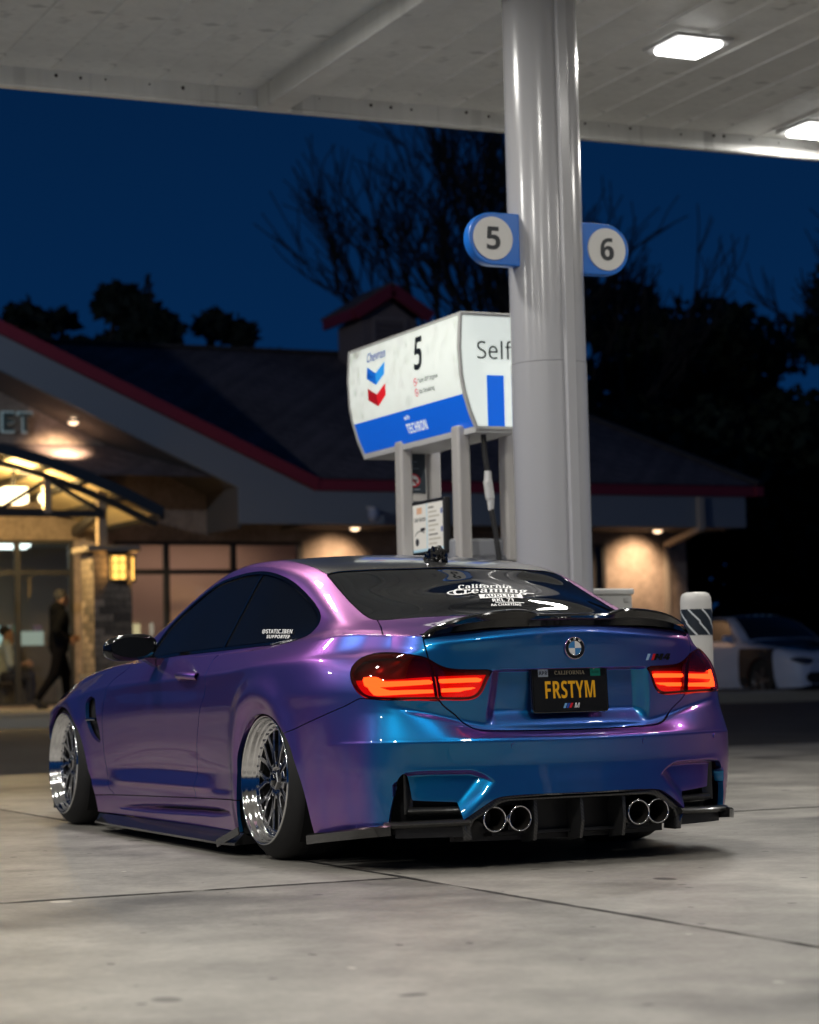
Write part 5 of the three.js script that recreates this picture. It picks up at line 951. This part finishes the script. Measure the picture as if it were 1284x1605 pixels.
// ---------------------------------------------------------------- plate, badges, mirrors, aerial, stickers
{
  const p = part('number_plate', ext(roundRect(.322, .178, .016), .010, .003), M.black, car); p.position.set(0, .641, .919); p.rotation.x = -.06;
  const face = canvasTex(1024, 560, (c, w, h) => {
    c.fillStyle = '#0a0a0b'; c.fillRect(0, 0, w, h);
    c.fillStyle = '#d8c9a0'; c.font = 'bold 66px serif'; c.textAlign = 'center'; c.fillText('CALIFORNIA', w / 2, 104, 470);
    c.fillStyle = '#f4b21c'; c.font = 'bold 300px sans-serif'; c.save(); c.translate(w / 2, 398); c.scale(.66, 1.0); c.fillText('FRSTYM', 0, 0); c.restore();
    c.fillStyle = '#cfdbe4'; c.fillRect(70, 36, 140, 92); c.fillStyle = '#1b2a3a'; c.font = 'bold 66px sans-serif'; c.fillText('APR', 140, 106, 120);
    c.fillStyle = '#1fa98a'; c.fillRect(806, 36, 146, 92); c.fillStyle = '#178a72'; c.fillRect(826, 66, 106, 30);
    const y0 = 462, y1 = 524; for (const [x, col] of [[398, '#7fb4e6'], [440, '#2a4fae'], [482, '#d8202c']]) { c.fillStyle = col; c.beginPath(); c.moveTo(x, y1); c.lineTo(x + 32, y1); c.lineTo(x + 62, y0); c.lineTo(x + 30, y0); c.fill(); }
    c.fillStyle = '#e6e6e6'; c.font = 'italic bold 88px sans-serif'; c.fillText('M', 590, y1);
  });
  const f = part('plate_face', new THREE.PlaneGeometry(.305, .165), std(0xffffff, .35, 0, { map: face }), p); f.position.z = .0145;
  for (const x of [-.105, .105]) { const b = part('plate_bolt', new THREE.SphereGeometry(.004, 10, 8), M.chrome, p); b.position.set(x, .072, .013); }
  const r = new THREE.Group(); r.name = 'roundel'; car.add(r); r.position.set(0, .790, .974); r.rotation.x = -.02;
  const ring = lathe([[.0255, 0], [.0255, .004], [.027, .0052], [.0285, .004], [.0385, .004], [.0395, .0056], [.0412, .005], [.042, 0]], 48).rotateX(Math.PI / 2); part('badge_ring', ring, M.chrome, r);
  const disc = part('badge_band', new THREE.RingGeometry(.0280, .0388, 48), M.black, r); disc.position.z = .0046;
  for (let i = 0; i < 4; i++) { const q = part('badge_quarter', new THREE.CircleGeometry(.0258, 16, i * Math.PI / 2, Math.PI / 2), i % 2 ? std([.05, .22, .50], .2) : M.white, r); q.position.z = .0042; }
  const bl = part('badge_lettering', new THREE.PlaneGeometry(.078, .078), std(0xffffff, .4, 0, { map: canvasTex(256, 256, (c) => { c.clearRect(0, 0, 256, 256); c.fillStyle = '#e8e8e8'; c.font = 'bold 34px sans-serif'; c.textAlign = 'center'; for (const [t, a] of [['B', -.62], ['M', 0], ['W', .62]]) { c.save(); c.translate(128, 128); c.rotate(a); c.fillText(t, 0, -98); c.restore(); } }), transparent: true, alphaTest: .5 }), r); bl.position.z = .0050;
  const m4 = new THREE.Group(); m4.name = 'model_badge'; car.add(m4); const q = onSide(.375, .752); m4.position.set(-q.p.x, q.p.y, q.p.z).add(V3(-q.n.x, q.n.y, q.n.z).multiplyScalar(.001)); m4.lookAt(m4.position.clone().add(V3(-q.n.x, q.n.y, q.n.z)));
  const slant = (x, w, h, k = .42) => [[x, 0], [x + w, 0], [x + w + h * k, h], [x + h * k, h]];
  for (const [x, c] of [[-.056, [.35, .55, .80]], [-.043, [.03, .06, .3]], [-.030, [.6, .02, .03]]]) part('badge_stripe', ext(slant(x, .011, .024), .003, 0, [], [0, -.012, 0]), std(c, .25), m4);
  const mG = [slant(-.016, .009, .024), slant(.012, .009, .024)].map((s) => ext(s, .004, 0, [], [0, -.012, 0]));
  mG.push(ext([[-.004, .024], [.004, .024], [.010, .006], [.004, .006]], .004, 0, [], [0, -.012, 0]), ext([[.010, .006], [.018, .024], [.024, .024], [.014, .006]], .004, 0, [], [0, -.012, 0]));
  mG.push(ext(slant(.048, .008, .024), .004, 0, [], [0, -.012, 0]), ext([[.030, .005], [.062, .005], [.064, .010], [.032, .010]], .004, 0, [], [0, -.012, 0]), ext([[.031, .009], [.040, .009], [.056, .024], [.048, .024]], .0042, 0, [], [0, -.012, 0]));
  part('badge_letter', mG, M.black, m4);
  for (const s of [-1, 1]) {
    const g = new THREE.SphereGeometry(1, 36, 24), p = g.attributes.position;
    for (let i = 0; i < p.count; i++) { let x = p.getX(i), y = p.getY(i), z = p.getZ(i); y = Math.sign(y) * Math.abs(y) ** .72; x = Math.sign(x) * Math.abs(x) ** .8; p.setXYZ(i, x * .128, y * .060 + x * .008, z > 0 ? z * .022 : z * .115); }
    g.computeVertexNormals();
    const m = part('wing_mirror', [g], M.black, car); m.position.set(s * .928, .862, -1.47); m.rotation.y = -s * .10; if (s > 0) m.scale.x = -1;
    const gl = part('mirror_glass', place(new THREE.CircleGeometry(1, 40), [0, 0, 0]), phys([.008, .009, .011], .04, 0, { ior: 1.4 }), m); gl.scale.set(.105, .047, 1); gl.position.z = .0225;
    part('mirror_foot', [beam([.06, -.03, -.02], [.135, -.075, -.02], .05, .035), beam([.12, -.065, -.02], [.17, -.07, -.02], .06, .03)], M.black, m);
  }
  // shark fin aerial with a crumpled, sparkling skin
  const g = new THREE.IcosahedronGeometry(1, 5), ap = g.attributes.position;
  for (let i = 0; i < ap.count; i++) { const v = V3().fromBufferAttribute(ap, i), k = 1 + .10 * Math.sin(v.x * 9 + 2 * v.y) * Math.sin(v.y * 11 + v.z * 7) + .05 * Math.sin(v.z * 17 + v.x * 13); ap.setXYZ(i, v.x * .042 * k, v.y * .062 * k + v.z * .012, v.z * .075 * k); }
  g.computeVertexNormals();
  const fin = part('roof_aerial', g, M.black, car); fin.position.set(0, 1.180, -.205); fin.rotation.x = .16;
  // stickers
  const rc = new THREE.Raycaster(), top = new THREE.Mesh((() => { const q = new THREE.BufferGeometry(); q.setAttribute('position', new THREE.Float32BufferAttribute(VX.flatMap((v) => [v[0], v[1], v[2]]), 3)); q.setIndex(TOPS.flat()); return q; })(), new THREE.MeshBasicMaterial({ side: THREE.DoubleSide }));
  const topM = top.clone(); topM.scale.x = -1; topM.updateMatrixWorld(true);
  const sheet = (name, pts, dir, tex, nx = 10, ny = 4) => {  // pts: corners bottom-left, bottom-right, top-right, top-left
    const gg = new THREE.PlaneGeometry(1, 1, nx, ny), pp = gg.attributes.position;
    for (let i = 0; i < pp.count; i++) {
      const a = pp.getX(i) + .5, b = pp.getY(i) + .5, q = [0, 1, 2].map((k) => lerp(lerp(pts[0][k], pts[1][k], a), lerp(pts[3][k], pts[2][k], a), b));
      rc.set(V3(...q).addScaledVector(V3(...dir), -1), V3(...dir)); const h = rc.intersectObjects([top, topM])[0];
      if (h) pp.setXYZ(i, ...h.point.addScaledVector(V3(...dir), -.0012).toArray()); else pp.setXYZ(i, ...q);
    }
    gg.computeVertexNormals();
    return part(name, gg, std(0xffffff, .5, 0, { map: tex, transparent: true, alphaTest: .5, side: THREE.DoubleSide }), car);
  };
  const script = canvasTex(1024, 640, (c, w, h) => {
    c.clearRect(0, 0, w, h); c.fillStyle = c.strokeStyle = '#f2f2f2'; c.textAlign = 'center';
    c.font = 'italic bold 190px serif'; c.fillText('California', 470, 160, 620); c.font = 'italic bold 250px serif'; c.fillText('Creaming', 500, 330, 860);
    c.lineWidth = 20; c.beginPath(); c.ellipse(170, 262, 140, 70, 0, .4, 5.4); c.stroke(); c.beginPath(); c.moveTo(880, 340); c.quadraticCurveTo(950, 300, 1016, 318); c.stroke();
    c.fillRect(360, 372, 500, 100); c.globalCompositeOperation = 'destination-out'; c.font = 'bold 96px sans-serif'; c.fillText('AUDLIFE', 610, 456, 470); c.globalCompositeOperation = 'source-over';
    c.font = 'bold 84px sans-serif'; c.fillText('RKL 71', 620, 548, 300); c.fillRect(520, 558, 340, 10); c.font = 'bold 54px sans-serif'; c.fillText('AA CHARTING', 640, 620, 420);
  });
  const STICK = [[[-.27, .94, .50], [.10, .94, .52], [.24, 1.05, .19], [-.17, 1.05, .20]], [[-.75, .864, -.311], [-.77, .855, .022], [-.74, .905, -.046], [-.73, .915, -.372]]];
  sheet('window_sticker', STICK[0], [0, -1, 0], script, 16, 10);
  sheet('window_sticker', STICK[1], [1, 0, 0], canvasTex(512, 256, (c, w, h) => { c.clearRect(0, 0, w, h); c.fillStyle = '#f0f0f0'; c.textAlign = 'center'; c.font = 'italic bold 120px sans-serif'; c.fillText('@STATIC.IBEN', 256, 120, 490); c.font = 'italic bold 96px sans-serif'; c.fillText('SUPPORTER', 270, 222, 390); }));
}
// ---------------------------------------------------------------- parked saloons in the background
function saloon(label, x, z, turn, body, hoodM, lampOn) {
  const t = thing('parked_saloon', label, 'car', [x, grade(-z), z], turn);
  const ST = [[1.0, [[.60, .26], [.64, .40], [.64, .56], [.60, .66], [.48, .70], [.36, .71], [.18, .72], [0, .725]]], [.93, [[.76, .22], [.79, .40], [.79, .58], [.75, .70], [.60, .745], [.42, .76], [.21, .77], [0, .775]]], [.70, [[.86, .21], [.90, .40], [.905, .62], [.865, .765], [.73, .81], [.5, .835], [.25, .85], [0, .855]]], [.35, [[.89, .21], [.935, .40], [.94, .64], [.91, .81], [.78, .865], [.53, .895], [.26, .91], [0, .915]]], [0, [[.90, .21], [.95, .40], [.955, .65], [.925, .835], [.80, .90], [.55, .93], [.27, .945], [0, .95]]], [-.5, [[.90, .21], [.945, .4], [.945, .65], [.92, .87], [.86, .945], [.62, .985], [.3, 1.01], [0, 1.02]]],
    [-.9, [[.90, .21], [.945, .4], [.945, .65], [.92, .885], [.865, .965], [.72, 1.16], [.36, 1.235], [0, 1.255]]], [-1.4, [[.90, .21], [.945, .4], [.945, .65], [.925, .89], [.87, .975], [.635, 1.385], [.36, 1.45], [0, 1.465]]], [-2.2, [[.90, .21], [.945, .4], [.945, .65], [.925, .90], [.87, .985], [.63, 1.41], [.36, 1.47], [0, 1.485]]], [-2.9, [[.90, .21], [.945, .4], [.95, .66], [.93, .92], [.88, 1.0], [.65, 1.32], [.36, 1.385], [0, 1.40]]], [-3.5, [[.89, .21], [.94, .4], [.945, .68], [.925, .94], [.87, 1.01], [.72, 1.08], [.4, 1.13], [0, 1.145]]], [-4.0, [[.86, .23], [.90, .4], [.90, .7], [.88, .93], [.78, 1.0], [.58, 1.02], [.3, 1.03], [0, 1.03]]], [-4.08, [[.80, .28], [.84, .42], [.84, .7], [.82, .88], [.72, .95], [.54, .97], [.27, .98], [0, .98]]]];
  const n = 7, m = 5, ks = ST.map((_, i) => i), G = [];
  const col = ST.map(([z, p]) => { const f = [0, 1].map((d) => pchip(p.map((q, k) => [k, q[d]]))), o = []; for (let j = 0; j <= 7 * m; j++) o.push([f[0](j / m), f[1](j / m), z]); return o; });
  const fs = col[0].map((_, j) => [0, 1, 2].map((d) => pchip(ks.map((k) => [k, col[k][j][d]]))));
  for (let i = 0; i <= (ST.length - 1) * n; i++) G.push(fs.map((f) => f.map((g) => g(i / n))));
  const tris = [], id = G.map((r) => r.map(([u, v, z]) => { VX.push([-u, v, z, 0, 0, 0, 0, 2]); return VX.length - 1; }));
  for (let i = 0; i < G.length - 1; i++) for (let j = 0; j < G[0].length - 1; j++) { tris.push([id[i][j], id[i][j + 1], id[i + 1][j + 1]], [id[i][j], id[i + 1][j + 1], id[i + 1][j]]); }
  const caps = []; for (const [i, s] of [[0, 1], [G.length - 1, -1]]) for (let j = 0; j < G[0].length - 1; j++) { VX.push([0, G[i][j][1], G[i][j][2], 0, 0, 0, 0, 2], [0, G[i][j + 1][1], G[i][j + 1][2], 0, 0, 0, 0, 2]); const a = VX.length - 2; caps.push([id[i][j], a, a + 1], [id[i][j], a + 1, id[i][j + 1]]); }
  let all = pushed([...tris, ...caps], () => 0);
  { let s = 0; for (const q of all) { const v = VX[q[0]]; s += -v[0] * v[3]; } if (s > 0) { for (const q of all) q.reverse(); all = pushed(all, () => 0); } let c = 0; for (const q of all) c += VX[q[0]][3] * VX[q[0]][0]; if (c < 0) { for (const q of all) q.reverse(); all = pushed(all, () => 0); } }
  const ZV = (f) => (v) => f(v[2], v[1]), UZ = (f) => (v) => f(-v[0], v[2]);
  for (const wz of [0, -3.05]) { const f = sdPoly(circlePts(.375, 40, wz, .33)); all = half(all, (v) => -Math.max(ZV(f)(v), v[0] + .55)); const g = sdPoly([[wz - .375, -.1], [wz + .375, -.1], [wz + .375, .33], [wz - .375, .33]]); all = half(all, (v) => -Math.max(ZV(g)(v), v[0] + .55)); }
  const ws = sdPoly(smooth([[-.3, -.52, 1], [.70, -.62, 1], [.62, -.95], [.545, -1.33, 1], [-.3, -1.36, 1]])), rw = sdPoly(smooth([[-.3, -3.42, 1], [.66, -3.36, 1], [.55, -2.85, 1], [-.3, -2.8, 1]])), hd = sdPoly(smooth([[-.3, -.5, 1], [.72, -.56, 1], [.76, 0], [.72, .6], [.5, .86, 1], [-.3, .90, 1]]));
  const sw = sdPoly(smooth([[-.86, 1.0, 1], [-1.30, 1.33], [-1.5, 1.385], [-2.2, 1.40], [-2.75, 1.34], [-3.1, 1.16], [-3.2, 1.03, 1]]));
  const grab = (f, gap = .004) => { const o = half(all, (v) => f(v) + gap); all = half(all, (v) => gap - f(v)); return o; };
  const up = (f) => (v) => Math.max(f(v), .70 - v[1]);
  const A = grab(up(UZ(ws))), Bk = grab(up(UZ(rw))), H = grab(up(UZ(hd))), Sd = grab((v) => Math.max(ZV(sw)(v), v[0] + .5));
  const fr = sdPoly(smooth([[.42, .22, 1], [.36, .9, 1], [-.62, .9, 1], [-.62, .22, 1]].reverse()));
  const fend = hoodM ? grab((v) => Math.max(ZV(fr)(v), v[0] + .5, v[1] - .87)) : [];
  const lampF = sdPoly(smooth([[.44, .575], [.47, .635], [.62, .685], [.80, .700], [.87, .675], [.80, .605], [.62, .570]])), mouth = sdPoly(smooth([[-.3, .26, 1], [.46, .26], [.64, .29], [.70, .37], [.64, .45], [.46, .47], [-.3, .47, 1]])), grille = sdPoly(smooth([[-.3, .58, 1], [.52, .59], [.54, .65], [.5, .675], [-.3, .69, 1]]));
  const frontly = (f) => (v) => Math.max(f(-v[0], v[1]), .55 - v[2]);
  const rf = sdPoly(smooth([[-.3, -1.37, 1], [.52, -1.37, 1], [.57, -1.8], [.57, -2.3], [.52, -2.78, 1], [-.3, -2.79, 1]])), RF = hoodM ? grab((v) => Math.max(UZ(rf)(v), 1.30 - v[1])) : [];
  const LP = grab(frontly(lampF)), MO = grab(frontly(mouth)), GR = grab(frontly(grille));
  const P = (tr, k, fold = .01) => panel(tr, k, fold);
  part('body', P(all, 0, .03), body, t); if (fend.length) { part('black_fender', P(fend, -1), hoodM, t); part('black_fender', P(fend, 1), hoodM, t); }
  if (RF.length) part('roof_panel', P(RF, 0), hoodM, t);
  part('bonnet', P(H, 0), hoodM ?? body, t); part('windscreen', P(A, 0), M2.glass, t); part('rear_window', P(Bk, 0), M2.glass, t);
  for (const s of [-1, 1]) { part('side_window', P(Sd, s), M2.glass, t); part('headlight', P(LP, s, .02), M2.lamp, t); part('headlight_bulb', ball(.035, [s * -.62, .635, .93]), lampOn, t); }
  part('grille', P(pushed(GR, () => -.02), 0, 0), M2.dark, t); part('air_intake', P(pushed(MO, () => -.03), 0, 0), M2.dark, t);
  part('under_body', box(1.5, .06, 4.6, [0, .26, -1.6]), M2.dark, t);
  for (const wz of [0, -3.05]) for (const s of [-1, 1]) {
    const w = new THREE.Group(); w.name = 'wheel'; t.add(w); w.position.set(s * .84, .34, wz); w.rotation.z = -s * Math.PI / 2;
    part('tyre', lathe([[.24, .08], [.26, .10], [.31, .10], [.338, .07], [.34, -.08], [.31, -.11], [.24, -.10]], 40), M2.tyre, w); part('rim', lathe([[.245, .085], [.235, .09], [.22, .05], [.10, .04], [.06, .06], [0, .06]], 40), M2.rim, w);
    for (let k = 0; k < 5; k++) part('spoke', place(new RoundedBoxGeometry(.05, .02, .20, 2, .008), [0, .072, .12]).rotateY(k / 5 * 6.283), M2.rim2, w);
  }
  for (const s of [-1, 1]) part('wing_mirror', [rbox(.20, .13, .10, .04, [s * 1.02, 1.03, -.80]), rbox(.12, .04, .05, .01, [s * .91, .97, -.80])], body, t);
  return t;
}
const M2 = { glass: phys([.006, .008, .012], .03, 0, { ior: 1.5 }), lamp: phys([.02, .02, .025], .05, 0, { clearcoat: 1 }), dark: std([.008, .008, .009], .7), tyre: std([.012, .012, .012], .8), rim: std([.06, .06, .065], .35, .7), rim2: std([.25, .25, .26], .3, .9) };
{
  const white = phys([.40, .47, .62], .3, 0, { clearcoat: 1, clearcoatRoughness: .05 }), blk = phys([.008, .009, .012], .2, 0, { clearcoat: 1, clearcoatRoughness: .05 });
  const t = saloon('white saloon with black bonnet and front wings parked facing out at right', 17.55, -22.9, 0, white, blk, glow([.9, .92, 1], .6));
  part('windscreen_banner', Array.from({ length: 7 }, (_, i) => rbox(.085, .055, .012, .008, [-.42 + i * .14, 1.425 - Math.abs(i - 3) ** 2 * .0035, -1.245 - Math.abs(i - 3) ** 2 * .004], [-.62, 0, 0])), std([.30, .48, .62], .4), t).userData.kind = 'stuff';
  const l = part('spot_lamp', [cyl(.065, .075, .10, [.86, 1.14, -.55], [Math.PI / 2, 0, 0]), bar([.86, 1.14, -.58], [.80, 1.03, -.70], .012)], std([.4, .4, .42], .2, .8), t); part('spot_glass', ball(.058, [.86, 1.14, -.50]), glow([1, .97, .9], .5), l);
  saloon('dark red car, only a sliver showing between the bollard and white saloon', 17.9, -29.6, Math.PI, phys([.12, .006, .012], .25, 0, { clearcoat: 1 }), null, std([.02, .02, .02], .4));
}
renderer.render(scene, camera);
